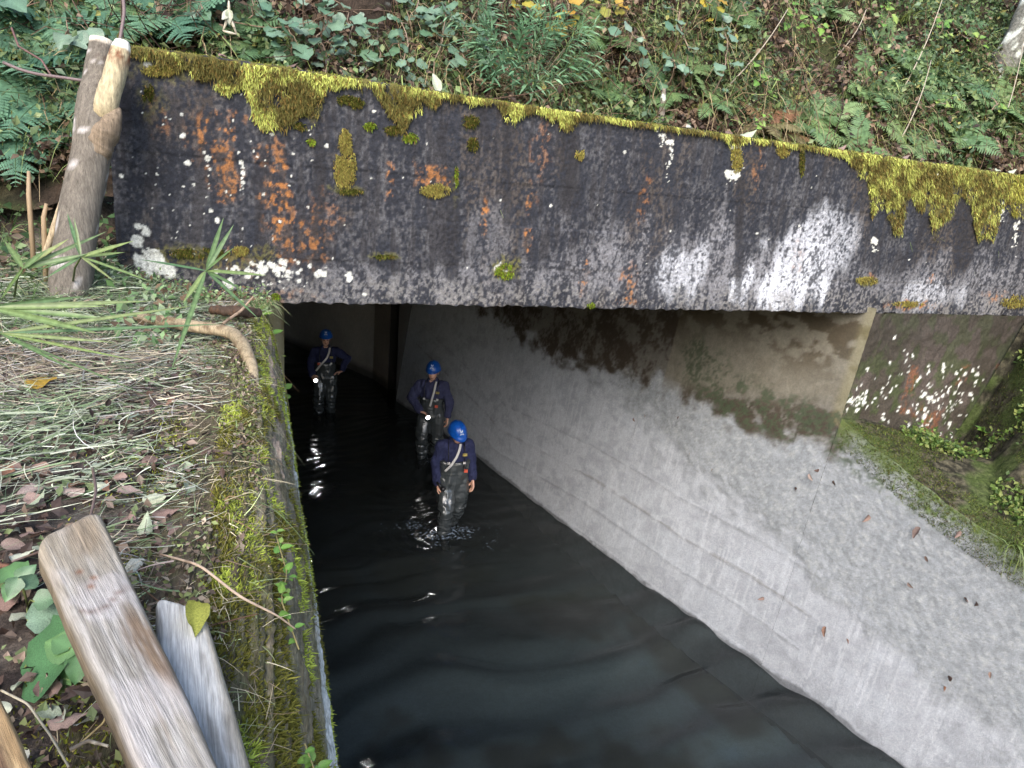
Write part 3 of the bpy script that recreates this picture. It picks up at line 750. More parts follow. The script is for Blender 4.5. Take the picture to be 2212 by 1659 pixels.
def make_worker(loc, rz, pose, label, jacket_mat, hscale=1.0):
    """local frame: x = image right when facing the viewer, -y = front, z up from the soles"""
    root = empty('person', loc, rz, label=label, category='person', group='people wading in the channel')
    root.scale = (hscale,)*3
    head_c = np.array(pose['head']); HM = rotm('X', pose.get('tilt', 0.1), tuple(pose['neck'])) @ rotm('Z', pose.get('turn', 0.0), tuple(head_c))
    HM = HM
    # ---- body: one continuous surface
    mb = MB(); nk = np.array(pose['neck'])
    rings(mb, [(0.90, 0, 0.0, .13, .09), (1.05, 0, 0, .125, .085), (1.2, 0, 0, .14, .09), (1.36, 0, 0.0, .155, .09), (1.44, 0, 0.01, .12, .07), (1.49, nk[0], nk[1], .06, .06)])
    hb = MB()
    hc = head_c
    cap_sphere(hb, hc+[0, 0.012, 0.035], (.077, .095, .088)); cap_sphere(hb, hc+[0, -0.022, -0.04], (.062, .070, .085))
    cap_sphere(hb, hc+[0, -0.052, -0.088], (.032, .03, .028)); limb(hb, [hc+[0, -0.082, 0.01], hc+[0, -0.106, -0.026]], [.010, .016])
    for s in (-1, 1):
        cap_sphere(hb, hc+[s*.078, .012, -0.012], (.011, .02, .03)); cap_sphere(hb, hc+[s*.034, -0.062, -0.036], (.024, .022, .022))
        cap_sphere(hb, hc+[s*.030, -0.074, 0.014], (.026, .016, .010))
    cap_sphere(hb, hc+[0, -0.086, -0.066], (.026, .014, .008))
    for V_, Q_, T_ in zip(hb.V, hb.Q, [None]*99): pass
    for V_ in hb.V: V_[:] = app(HM, V_)
    off = mb.n
    mb.V += hb.V; mb.C += hb.C; mb.Q += [q+off for q in hb.Q]; mb.T += [t+off for t in hb.T]; mb.n += hb.n
    limb(mb, [nk-[0, 0, .06], app(HM, hc+[0, 0.02, -0.06])[0]], [.058, .054])
    arms = pose['arms']
    for (sh, el, wr) in arms: limb(mb, [sh, el, wr], [.05, .042, .030])
    for (hp, kn, an) in pose['legs']:
        limb(mb, [hp, kn, an], [.08, .055, .042]); limb(mb, [an, np.array(an)+[0, -.16, -.045]], [.042, .035])
    # hands: palm, four unequal bent fingers, thumb
    for (wr, pdir, nrm, curl) in pose['hands']:
        wr = np.array(wr, float); pd = np.array(pdir, float); pd /= np.linalg.norm(pd); nr = np.array(nrm, float); nr -= pd*(nr@pd); nr /= np.linalg.norm(nr)
        sd = np.cross(pd, nr)
        for s in np.linspace(-1, 1, 5): limb(mb, [wr+sd*s*0.014, wr+pd*0.085+sd*s*0.031], [.016, .014])
        for i, (o_, L) in enumerate(zip((-.033, -.011, .011, .033), (.072, .082, .077, .06))):
            b0 = wr+pd*0.088+sd*o_; a1 = curl*0.5; a2 = curl*1.2; a3 = curl*1.7
            b1 = b0+(pd*math.cos(a1)+nr*math.sin(a1))*L*.45; b2 = b1+(pd*math.cos(a2)+nr*math.sin(a2))*L*.32; b3 = b2+(pd*math.cos(a3)+nr*math.sin(a3))*L*.25
            limb(mb, [b0, b1, b2, b3], [.0105, .0095, .009, .008])
        t0 = wr+pd*0.03+sd*0.028*pose.get('thumb', 1); t1 = t0+(pd*.7+sd*.7*pose.get('thumb', 1)+nr*.35)*.045; t2 = t1+(pd*.8+nr*.6)*.035
        limb(mb, [t0, t1, t2], [.014, .012, .010])
    V, Nn, F = remeshed(mb, 0.0065, 1)
    c = np.tile(hexc(214, 166, 142), (len(V), 1))
    inv = np.linalg.inv(HM); L = app(inv, V)-hc
    hd = (np.linalg.norm(L/[.1, .13, .15], axis=1) < 1.15)
    hair = hd & ((L[:, 2] > 0.035) | ((L[:, 1] > 0.015) & (L[:, 2] > -0.045) & (np.abs(L[:, 0]) < 0.075)))
    c[hair] = hexc(26, 22, 22)
    for s in (-1, 1):
        e = np.hypot(L[:, 0]-s*.031, (L[:, 2]-0.0)*1.6) < 0.013; c[e & hd & (L[:, 1] < -.05)] = hexc(60, 44, 40)
        e = np.hypot((L[:, 0]-s*.031)*.55, (L[:, 2]-0.022)*2.2) < 0.010; c[e & hd & (L[:, 1] < -.05)] = hexc(56, 40, 36)
    lp = (np.hypot(L[:, 0]*.6, (L[:, 2]+0.068)*1.6) < 0.013) & hd & (L[:, 1] < -.06); c[lp] = hexc(150, 84, 78)
    put('body', raw_mesh('body', V, F, c), M_skin, root)
    # ---- jacket
    mb = MB()
    lean = pose.get('lean', 0.0)
    rings(mb, [(1.00, 0, 0, .175, .125), (1.12, 0, 0, .18, .128), (1.25, 0, 0, .19, .128), (1.36, 0, 0.0, .195, .122), (1.43, 0, 0.005, .165, .10), (1.475, 0, .01, .10, .078), (1.50, nk[0]*.6, .012, .07, .066)])
    for (sh, el, wr) in arms:
        sh = np.array(sh, float); el = np.array(el, float); wr = np.array(wr, float)
        limb(mb, [sh*[.8, 1, 1]+[0, 0, .0], sh, (sh+el)/2, el, (el+wr)/2, el+(wr-el)*.90], [.088, .084, .080, .072, .068, .060])
    V, Nn, F = remeshed(mb, 0.009, 3)
    w = fbm(V, (15, 15, 7), 3, 500+int(loc[0]*10))-0.5; w2 = fbm(V, (30, 30, 24), 3, 520)-.5
    V = V+Nn*(0.060*w+0.012*w2)[:, None]
    jk = put('jacket', raw_mesh('jacket', V, F), jacket_mat, root)
    # collar
    mb = MB(); a = np.linspace(-2.5, 2.5, 22)
    for s0, s1, r0, r1 in ((1.475, 1.53, .082, .070), (1.53, 1.485, .070, .105)):
        P0 = np.stack([nk[0]*.5+r0*np.sin(a), .012+r0*np.cos(a), np.full(22, s0)], 1); P1 = np.stack([nk[0]*.5+r1*np.sin(a), .012+r1*np.cos(a), s1-0.03*np.abs(a/2.5)**3], 1)
        V_ = np.concatenate([P0, P1]); Q = np.array([(i, i+1, 22+i+1, 22+i) for i in range(21)]); mb.add(V_, Q)
    cl = put('collar', mb.mesh('collar', False), jacket_mat, root)
    sm = cl.modifiers.new('s', 'SOLIDIFY'); sm.thickness = 0.005
    # ---- waders
    mb = MB()
    rings(mb, [(0.80, 0, 0, .15, .12), (0.9, 0, 0.0, .19, .142), (1.0, 0, 0, .192, .145), (1.07, 0, -0.002, .192, .145), (1.18, 0, -.004, .200, .146), (1.20, 0, -.004, .196, .140)])
    if pose.get('low', False): pass
    for (hp, kn, an) in pose['legs']:
        hp = np.array(hp, float); kn = np.array(kn, float); an = np.array(an, float)
        limb(mb, [hp+[0, 0, .05], hp-[0, 0, .1], kn, (kn+an)/2, an], [.122, .130, .108, .100, .088]); limb(mb, [an, an+[0, -.18, -.045]], [.07, .052])
    V, Nn, F = remeshed(mb, 0.009, 2)
    w = fbm(V, (11, 11, 4.5), 2, 540+int(loc[1]*7))-0.5; w2 = np.abs(fbm(V+[0, 0, 0], (5, 5, 15), 2, 560)-.5)
    V = V+Nn*(0.050*w-0.07*w2*sstep(.75, .35, V[:, 2])-.02*w2+0.010)[:, None]
    put('waders', raw_mesh('waders', V, F), M_wader, root)
    # bib straps with buckles
    mb = MB()
    for s in (-1, 1):
        mb.tube([(s*.105, -.150, 1.13), (s*.108, -.151, 1.24), (s*.11, -.135, 1.36), (s*.105, -.08, 1.455), (s*.095, 0.0, 1.49), (s*.08, .09, 1.44)], .017, 6, squash=0.3)
    put('strap', mb.mesh('strap', False), M_dark, root)
    for s in (-1, 1):
        mb = MB(); mb.box((s*.105-.017, -.166, 1.195), (s*.105+.017, -.152, 1.225)); put('buckle', mb.mesh('buckle', False, False), M_strap, root)
    # pale strap across the chest
    sp = pose['sling']; mb = MB(); P = np.array(sp, float)
    tt = np.linspace(0, 1, 16); k = np.linspace(0, 1, len(P)); P = np.stack([np.interp(tt, k, P[:, i]) for i in range(3)], 1)
    V_ = []
    for i, p in enumerate(P):
        T = P[min(i+1, 15)]-P[max(i-1, 0)]; T /= np.linalg.norm(T); sdv = np.cross(T, [0, 1, 0]); sdv /= np.linalg.norm(sdv)
        V_ += [p-sdv*.016, p+sdv*.016]
    mb.add(V_, np.array([(2*i, 2*i+1, 2*i+3, 2*i+2) for i in range(15)]))
    so = put('sling', mb.mesh('sling', False), M_strap, root); q = so.modifiers.new('s', 'SOLIDIFY'); q.thickness = 0.006
    # stitched name badge, orange patch
    for (zz, h) in ((1.335, .009), (1.312, .012)):
        mb = MB(); mb.box((.075, -.172, zz), (.135, -.160, zz+h)); b_ = put('badge', mb.mesh('badge', False, False), M_yellowp, root)
        b_.rotation_euler = (0, 0, 0.0)
    mb = MB(); px, pz = pose.get('patch', (.12, 1.08)); mb.box((px-.024, -.182, pz-.02), (px+.024, -.160, pz+.02)); put('patch', mb.mesh('patch', False, False), M_orange, root)
    # ---- helmet
    def dome(a, t, r=1.0):  # a azimuth (0 = front), t 0 top .. 1 rim
        th = t*math.pi/2*1.08
        return np.array([.118*r*math.sin(th)*math.sin(a), -(.140*r)*math.sin(th)*math.cos(a)+0.0, .128*r*math.cos(th)])
    Vh = []; na, ntt = 40, 14
    for j in range(ntt):
        t = (j+0.02)/(ntt-1)
        for i in range(na):
            a = 2*math.pi*i/na; p = dome(a, t)
            for rc, wd, hh in ((0, .14, .006), (.55, .10, .004), (-.55, .10, .004)):
                if math.cos(a) > -2: p = p*(1+hh/.12*math.exp(-((p[0]-rc*.10)/(.012))**2)*(t < .86))
            if t > .9:
                br = max(0, math.cos(a))**2; k_ = (t-.9)/.1
                p = p+np.array([0, -0.045*br*k_, -0.010*br*k_])+np.array([math.sin(a), -math.cos(a), 0])*.010*k_
            Vh.append(p)
    Vh = np.array(Vh); Qh = np.array([(j*na+i, (j+1)*na+i, (j+1)*na+(i+1) % na, j*na+(i+1) % na) for j in range(ntt-1) for i in range(na)])
    hcz = hc+[0, 0.014, 0.062]
    he = put('helmet', raw_mesh('helmet', app(HM, Vh+hcz), Qh), M_helmet, root); q = he.modifiers.new('s', 'SOLIDIFY'); q.thickness = 0.004
    # printed emblem: a winged mark over two short lines
    mb = MB()
    def decal(poly):
        V_ = []
        for (ex, ez) in poly:
            a = ex/.118; t = math.acos(max(-1, min(1, (ez)/.128)))/(math.pi/2*1.08); V_.append(dome(a, t, 1.055))
        V_.append(np.mean(V_, 0)); n = len(poly)
        mb.add(app(HM, np.array(V_)+hcz), None, np.array([(i, (i+1) % n, n) for i in range(n)]))
    decal([(-.028, .098), (-.010, .092), (0, .080), (-.008, .072), (-.020, .080)]); decal([(.028, .098), (.010, .092), (0, .080), (.008, .072), (.020, .080)])
    for i in range(5): decal([(-.024+i*.010, .062), (-.017+i*.010, .062), (-.017+i*.010, .053), (-.024+i*.010, .053)])
    decal([(-.032, .046), (.032, .046), (.032, .041), (-.032, .041)])
    put('emblem', mb.mesh('emblem', False, False), M_white, root)
    # chin strap
    mb = MB(); 
    mb.tube(app(HM, [hc+[-.082, -.01, .03], hc+[-.072, -.025, -.05], hc+[-.03, -.055, -.118], hc+[.03, -.055, -.118], hc+[.072, -.025, -.05], hc+[.082, -.01, .03]]), .005, 5)
    put('chin_strap', mb.mesh('chin_strap', False), M_dark, root)
    return root
def make_torch(root, P, D, label, lit=True):
    """P lens centre and D direction in the person's local frame; a thing of its own"""
    M = Matrix.Translation(root.location) @ Matrix.Rotation(root.rotation_euler.z, 4, 'Z') @ Matrix.Scale(root.scale[0], 4)
    Pw = M @ Vector(P); Dw = (M.to_3x3() @ Vector(D)).normalized()
    t = empty('torch', Pw, label=label, category='torch', group='torches carried by the people')
    Q = Dw.to_track_quat('Z', 'Y').to_matrix().to_4x4()
    def ad(mb, nm, mat):
        me = mb.mesh(nm, False); me.transform(Q); return put(nm, me, mat, t)
    mb = MB(); mb.tube([(0, 0, -.15), (0, 0, -.06)], .018, 12); ad(mb, 'handle', M_dark)
    mb = MB(); mb.tube([(0, 0, -.06), (0, 0, -.035), (0, 0, -.004)], [.02, .034, .038], 14); ad(mb, 'head', M_dark)
    if lit:
        mb = MB(); mb.tube([(0, 0, -.004), (0, 0, .001)], [.034, .033], 16); ad(mb, 'lens', M_lens)
        ld = bpy.data.lights.new('torch_light', 'SPOT'); ld.energy = (3 if 'middle' in label else 5); ld.spot_size = math.radians(34); ld.spot_blend = 0.8; ld.shadow_soft_size = 0.03
        lo = bpy.data.objects.new('torch_light', ld); COL.objects.link(lo); lo.parent = t; lo.location = Dw*0.01
        lo.rotation_euler = Dw.to_track_quat('-Z', 'Y').to_euler()
    return t
def face_cam(x, y, off=0.0): return -math.asin(-(-x)/math.hypot(x, y)) + off if False else math.atan2(-x, y)+off
BEDZ = -0.17
# nearest, head bowed
w1 = make_worker((2.33, 8.67, BEDZ), face_cam(2.33, 8.67, 0.22), dict(head=(0.0, -0.03, 1.615), neck=(0, 0.005, 1.50), tilt=0.46, turn=0.25,
    arms=[((-.185, 0.0, 1.40), (-.235, 0.02, 1.12), (-.215, -.05, .87)), ((.185, 0.0, 1.40), (.245, 0.04, 1.14), (.255, -.07, .93))],
    hands=[((-.215, -.055, .865), (0.05, -.25, -1), (1, -.2, 0), 0.7), ((.255, -.08, .92), (.0, -.25, -1), (-1, -.2, 0), 0.55)],
    legs=[((-.095, 0, .90), (-.11, -.19, .52), (-.10, -.10, .09)), ((.095, 0, .90), (.10, .02, .50), (.06, .20, .11))],
    sling=[(.045, -.125, 1.47), (.03, -.150, 1.40), (-.01, -.178, 1.30), (-.08, -.188, 1.19), (-.15, -.165, 1.10)], patch=(.13, 1.10)),
    'nearest wading person in blue hard hat, head bowed, navy jacket and wet black waders', M_jacket)
w2 = make_worker((2.56, 11.22, BEDZ), face_cam(2.56, 11.22, -0.12), dict(head=(0.0, -0.02, 1.63), neck=(0, 0.0, 1.50), tilt=0.12, turn=-0.05,
    arms=[((-.19, 0.0, 1.40), (-.335, -.02, 1.16), (-.14, -.22, 1.02)), ((.19, 0.0, 1.40), (.285, 0.0, 1.14), (.28, -.06, .90))],
    hands=[((-.145, -.22, 1.01), (1, -.35, -.12), (0.2, -.3, -1), 0.8), ((.28, -.065, .885), (.0, -.2, -1), (-1, -.2, 0), 0.7)],
    legs=[((-.095, 0, .90), (-.115, -.14, .52), (-.10, -.05, .09)), ((.095, 0, .90), (.11, .0, .50), (.05, .20, .12))],
    sling=[(.07, -.118, 1.50), (.06, -.150, 1.42), (.045, -.178, 1.32), (.02, -.190, 1.2), (.0, -.192, 1.10)], patch=(.10, 1.10)),
    'middle wading person in blue hard hat and faded navy jacket with torch at waist', M_jacket_worn, 1.03)
w3 = make_worker((1.0, 13.55, BEDZ), face_cam(1.0, 13.55, 0.0), dict(head=(0.0, -0.02, 1.635), neck=(0, 0.0, 1.50), tilt=-0.05, turn=0.0,
    arms=[((-.19, 0.0, 1.40), (-.28, 0.02, 1.14), (-.235, -.20, .98)), ((.19, 0.0, 1.41), (.40, 0.03, 1.26), (.30, -.12, 1.06))],
    hands=[((-.235, -.20, .975), (.35, -.8, -.25), (0.8, -.1, -.8), 0.8), ((.30, -.125, 1.05), (-1, -.25, -.2), (0, -.3, -1), 0.5)],
    legs=[((-.095, 0, .90), (-.12, -.08, .50), (-.12, .03, .09)), ((.095, 0, .90), (.11, -.03, .50), (.11, .08, .10))],
    sling=[(.075, -.112, 1.50), (.065, -.145, 1.42), (.02, -.178, 1.31), (-.09, -.180, 1.18), (-.17, -.16, 1.06)], patch=(-.12, 1.20)),
    'farthest wading person deep in the shade in blue hard hat, one hand on the hip', M_jacket)
make_torch(w1, (-.15, -.20, .84), (0.6, -.7, -.55), 'unlit black torch in the hand of the nearest wading person', lit=False)
make_torch(w2, (-.005, -.33, .955), (0.35, -.8, -.25), 'lit torch held at the waist of the middle wading person')
make_torch(w3, (-.17, -.36, .93), (0.1, -.95, -.22), 'lit torch held low by the farthest wading person in the shade')
# broken water round the nearest person
def build_splash():
    mb = MB(); r = np.random.default_rng(11)
    def fleck(x, y, s):
        z = float(water_h(np.array([x]), np.array([y]))[0])+0.003
        a = r.uniform(0, 6.28); n = 6; V = [(x, y, z+s*0.5)]
        for k in range(n):
            t = a+k*2*math.pi/n; q = s*r.uniform(0.4, 1.1); V.append((x+q*1.7*math.cos(t), y+q*0.7*math.sin(t), z-0.001))
        mb.add(V, None, np.array([(0, 1+k, 1+(k+1) % n) for k in range(n)]))
    for _ in range(240):
        t = r.uniform(0, 6.28); d = abs(r.normal(0.17, 0.07)); fleck(2.30+d*1.5*math.cos(t), 8.52+d*0.8*math.sin(t), abs(r.normal(0, .006))+.003)
    for _ in range(60):
        t = r.uniform(-2.7, 0.6); fleck(2.45+.52*math.cos(t)+r.normal(0, .04), 8.6+.62*math.sin(t)+r.normal(0, .05), abs(r.normal(0, .004))+.002)
    for _ in range(80): fleck(1.85+r.normal(0, .16), 8.85+r.normal(0, .07), abs(r.normal(0, .005))+.003)
    for _ in range(50): fleck(2.50+r.normal(0, .22), 11.0+r.normal(0, .07), abs(r.normal(0, .004))+.003)
    put('splash', mb.mesh('splash', False), plain('broken_water', hexc(120, 132, 146), 0.2), kind='stuff', label='small broken splashes of water around the wading people')
build_splash()
# ================================================================ leaves and plants
def leaf_mesh(name, L, W, n=6, shape='ovate', fold=0.25, curl=0.0, wave=0.0, mid=1.25, seed=0, edge=0.0):
    r = np.random.default_rng(seed); V = []; C = []; t = np.linspace(0, 1, n+1)
    for i, s in enumerate(t):
        if shape == 'ovate': w = math.sin(math.pi*min(1, s*0.97+0.03)**0.72)**0.9
        elif shape == 'round': w = math.sqrt(max(0, 1-(2*s-1)**2))**0.8*1.0
        elif shape == 'heart': w = (math.sin(math.pi*s**0.5)**0.8) if s > 0 else 0.25
        elif shape == 'strap': w = min(1, s*6+.15)*min(1, (1-s)*2.4)**0.8
        elif shape == 'lance': w = math.sin(math.pi*s**0.8)
        else: w = 1-s
        w = max(0.02, w)*W*(1+r.normal(0, edge))
        y = L*s; z = -curl*L*s*s; wv = wave*W*math.sin(i*2.1+seed)
        ey = -0.06*L if (shape == 'heart' and i == 0) else 0
        for k in (-1, -0.55, 0, 0.55, 1):
            V.append((k*w, y+(ey if k else 0)*abs(k), z+fold*abs(k)*w+wv*(abs(k)**2)*k*1.0+abs(k)*r.normal(0, wave*W*0.3)))
            C.append((mid if k == 0 else (1.0 if abs(k) < .9 else 0.92),)*3)
    F = grid_faces(n+1, 5)
    return raw_mesh(name, V, F, np.array(C))
def frond_mesh(name, L, n, plen, seed, arch=0.5, lobes=6, pw=0.16, droop=0.15):
    """a fern frond along +Y, arching; pinnae with lobed edges"""
    r = np.random.default_rng(seed); mb = MB()
    s = np.linspace(0, 1, 14); ry = L*(s-0.10*arch*s**2); rz = L*arch*(0.55*s-0.85*s**2)
    P = np.stack([0.03*L*np.sin(s*3+seed), ry, rz], 1)
    mb.tube(P, np.interp(s, [0, 1], [.0045, .0012]), 4, c=(0.85, 0.75, 0.5))
    V = []; T = []; nb = 0; Vs = []; Ts = []
    for i in range(n):
        u = 0.14+0.85*i/(n-1); p = np.array([np.interp(u, s, P[:, k]) for k in range(3)]); p2 = np.array([np.interp(min(1, u+.03), s, P[:, k]) for k in range(3)])
        fw = p2-p; fw /= np.linalg.norm(fw)+1e-9; up = np.cross([1, 0, 0], fw)
        ln = plen*L*math.sin(math.pi*(0.12+0.88*(u-.14)/.86)**0.62)**0.9+0.01*L
        for sd in (-1, 1):
            d = np.array([sd, 0, 0])*0.93+fw*0.38+np.array([0, 0, 1])*r.normal(0, .08); d /= np.linalg.norm(d)
            side = np.cross(up, d); hw = pw*ln if lobes > 2 else 0.0
            if lobes > 2:
                step = ln/lobes
                for j in range(lobes):
                    a = p+d*step*j-up*droop*ln*(j/lobes)**2; b = p+d*step*(j+.92)-up*droop*ln*((j+1)/lobes)**2
                    w = hw*(1-0.75*(j/lobes))*1.1
                    for q in (-1, 1):
                        tip = (a+b)/2+side*q*w+d*step*0.3; tip2 = a+side*q*w*0.9+d*step*.1
                        Vs += [a, b, tip, tip2]; Ts.append((nb, nb+1, nb+2, nb+3) if q > 0 else (nb, nb+3, nb+2, nb+1)); nb += 4
            else:
                w = 0.09*ln+0.0035; a = p; m_ = p+d*ln*.5-up*droop*ln*.25; e = p+d*ln-up*droop*ln
                Vs += [a-side*w*.6, a+side*w*.6, m_+side*w, m_-side*w, e+side*w*.1, e-side*w*.1]; Ts += [(nb, nb+1, nb+2, nb+3), (nb+3, nb+2, nb+4, nb+5)]; nb += 6
    mb.add(np.array(Vs), np.array(Ts), None, np.ones((len(Vs), 3))*r.uniform(0.85, 1.15, (len(Vs), 1)))
    return mb.mesh(name)
def basis_from(d, up):
    d = Vector(d).normalized(); up = Vector(up); x = d.cross(up)
    if x.length < 1e-4: x = d.cross(Vector((1, 0, 0)))
    x.normalize(); z = x.cross(d)
    return Matrix(((x[0], d[0], z[0]), (x[1], d[1], z[1]), (x[2], d[2], z[2]))).to_4x4()
def child(name, me, mat, parent, pos, d, up, sc=1.0):
    if mat is not None and not me.materials: me.materials.append(mat)
    o = bpy.data.objects.new(name, me); COL.objects.link(o); o.parent = parent
    M = Matrix.Translation(Vector(pos)-(parent.location if parent else Vector())) @ basis_from(d, up) @ Matrix.Scale(sc, 4)
    o.matrix_basis = M
    return o
def copy_mat(me, mat): m2 = me.copy(); m2.materials.clear(); m2.materials.append(mat); return m2

def march(px, py, zf, y0=1.0, y1=26.0, step=0.02):
    d = ray(px, py); t = np.arange(y0, y1, step); P = EYE+t[:, None]*d
    g = P[:, 2]-zf(P[:, 0], P[:, 1]); i = np.nonzero(g < 0)[0]
    return P[i[0]] if len(i) else P[-1]
def hill_pt(px, py):
    d = ray(px, py); t = np.arange(4.5, 26, 0.02); P = EYE+t[:, None]*d
    g = P[:, 2]-np.where(P[:, 1] > 5.55, hill_z(P[:, 0], P[:, 1]), -9); i = np.nonzero(g < 0)[0]
    return P[i[0]] if len(i) else P[-1]
def bank_pt(px, py): return march(px, py, bank_z, 0.3, 9, 0.01)
def rb_pt(px, py): return march(px, py, lambda x, y: np.where(x > wall_x(y, wall_top(np.clip(y, -4, 5.2))), rbank_z(x, y), -9), 2, 12, 0.01)
def hill_n(p):
    e = 0.15; x, y = p[0], p[1]
    gx = (hill_z(np.array([x+e]), np.array([y]))-hill_z(np.array([x-e]), np.array([y])))[0]/(2*e); gy = (hill_z(np.array([x]), np.array([y+e]))-hill_z(np.array([x]), np.array([y-e])))[0]/(2*e)
    n = np.array([-gx, -gy, 1]); return n/np.linalg.norm(n)

# ---------------------------------------------------------------- ferns
F_lobed = [frond_mesh('frond', 0.6, 20, 0.30, s, 0.5, 8, 0.15) for s in (1, 2, 3)]
F_lobed_dark = [copy_mat(m_, M_fern_dark) for m_ in F_lobed]
F_plain = [frond_mesh('frond', 0.6, 19, 0.27, s, 0.55, 1, 0.1, 0.22) for s in (4, 5, 6)]
F_dry = [copy_mat(m_, M_fern_dry) for m_ in F_plain]
for m_ in F_lobed+F_plain: m_.materials.append(M_fern)
def fern(pos, n, size, kind, label, up=(0, 0, 1), lean=(0, -0.5, 0.3), group='ferns on the hillside', seed=0):
    r = np.random.default_rng(seed+100); e = empty('fern', tuple(pos), label=label, category='fern', group=group)
    meshes = {'lobed': F_lobed, 'dark': F_lobed_dark, 'plain': F_plain, 'dry': F_dry}[kind]
    for k in range(n):
        a = 2*math.pi*k/n+r.normal(0, .25); d = np.array([math.cos(a), .85*math.sin(a), .55*math.sin(a)])*0.9+np.array([0, -.42, .22])+r.normal(0, .12, 3) if kind != 'x' else 0
        d /= np.linalg.norm(d)
        child('frond', meshes[k % 3], None, e, tuple(np.array(pos)+[0, 0, 0.01]), tuple(d), tuple(np.array([0, -.62, .78])+r.normal(0, .15, 3)), size/0.6*r.uniform(.8, 1.15))
    return e
FERNS = [  # px, py (rosette), fronds, size m, kind, label
    (95, 40, 8, .75, 'dark', 'large blue-green fern at the top left corner of the hillside'),
    (40, 150, 8, .7, 'dark', 'blue-green fern at the left edge beside the round leaf'),
    (120, 225, 9, .75, 'dark', 'broad blue-green fern directly left of the forked post'),
    (60, 285, 8, .65, 'dark', 'lowest blue-green fern left of the forked post, over the grass'),
    (150, 110, 7, .6, 'dark', 'blue-green fern behind the top of the forked post'),
    (190, 20, 6, .55, 'lobed', 'small fern above the forked post at the top edge'),
    (300, 45, 7, .6, 'dark', 'fern just behind the left end of the beam'),
    (385, 40, 8, .62, 'dark', 'pale blue-green fern standing over the left part of the beam'),
    (250, 10, 6, .5, 'lobed', 'fern cut by the top edge left of the hanging dry husk'),
    (1305, 90, 8, .55, 'lobed', 'long green fern hanging right of the slender-leaved shrub'),
    (1280, 195, 6, .42, 'lobed', 'small brownish green fern behind the beam below the hanging fern'),
    (1420, 210, 6, .36, 'lobed', 'low bright fern behind the beam beside the dead stalk'),
    (1530, 225, 5, .34, 'plain', 'small fern close behind the middle of the beam top'),
    (1650, 275, 7, .42, 'dry', 'rusty drying fern standing behind the beam'),
    (1735, 272, 8, .5, 'plain', 'upright yellow-green fern beside the rusty one behind the beam'),
    (1790, 262, 7, .45, 'plain', 'upright pale fern right of the rusty one behind the beam'),
    (1690, 292, 6, .36, 'dry', 'low orange-brown fern leaning over the beam edge'),
    (1860, 200, 8, .55, 'plain', 'bushy narrow-leaved fern in the middle of the right hillside'),
    (1960, 165, 8, .55, 'plain', 'fern on the right hillside under the bare white stem'),
    (2000, 205, 7, .5, 'plain', 'fern with spreading fronds right of the bushy one'),
    (1910, 110, 7, .45, 'plain', 'small fern high on the right hillside amid grasses'),
    (1780, 30, 7, .5, 'plain', 'fern near the top edge over the right hillside'),
    (1850, 330, 6, .42, 'plain', 'fern standing low behind the right part of the beam'),
    (1960, 320, 7, .5, 'plain', 'glossy fern low behind the beam among brown leaves'),
    (2060, 300, 8, .55, 'plain', 'fern with drooping fronds low on the right hillside'),
    (2060, 190, 8, .5, 'plain', 'fern above the drooping one on the right hillside'),
    (2150, 240, 8, .6, 'plain', 'large fern near the right edge of the hillside'),
    (2195, 160, 8, .6, 'plain', 'fern cut by the right edge of the picture'),
    (2190, 330, 7, .5, 'plain', 'lowest fern at the right edge, close above the beam'),
    (2060, 60, 7, .45, 'lobed', 'small fern left of the lichen-covered trunk'),
    (1570, 40, 6, .42, 'lobed', 'fern in the dark upper middle of the hillside'),
    (1480, 150, 6, .38, 'lobed', 'fern in the shade right of the hanging yellow leaves'),
    (480, 60, 6, .5, 'lobed', 'shaded fern behind the thick hanging moss'),
    (560, 110, 6, .42, 'lobed', 'low fern behind the beam left of the round-leaved vines'),
]
for i, (px, py, n, sz, kd, lb) in enumerate(FERNS):
    p = hill_pt(px, py) if px > 240 else None
    if p is None:
        p = march(px, py, lambda x, y: np.maximum(bank_z(x, y), np.where(y > 5.6, hill_z(x, y), -9)), 2.5, 20, 0.02)
    p = p-ray(px, py)*0.06
    fern(p, n, sz*(1.0 if px > 240 else 0.9), kd, lb, lean=(0, -0.45, 0.25), seed=i)

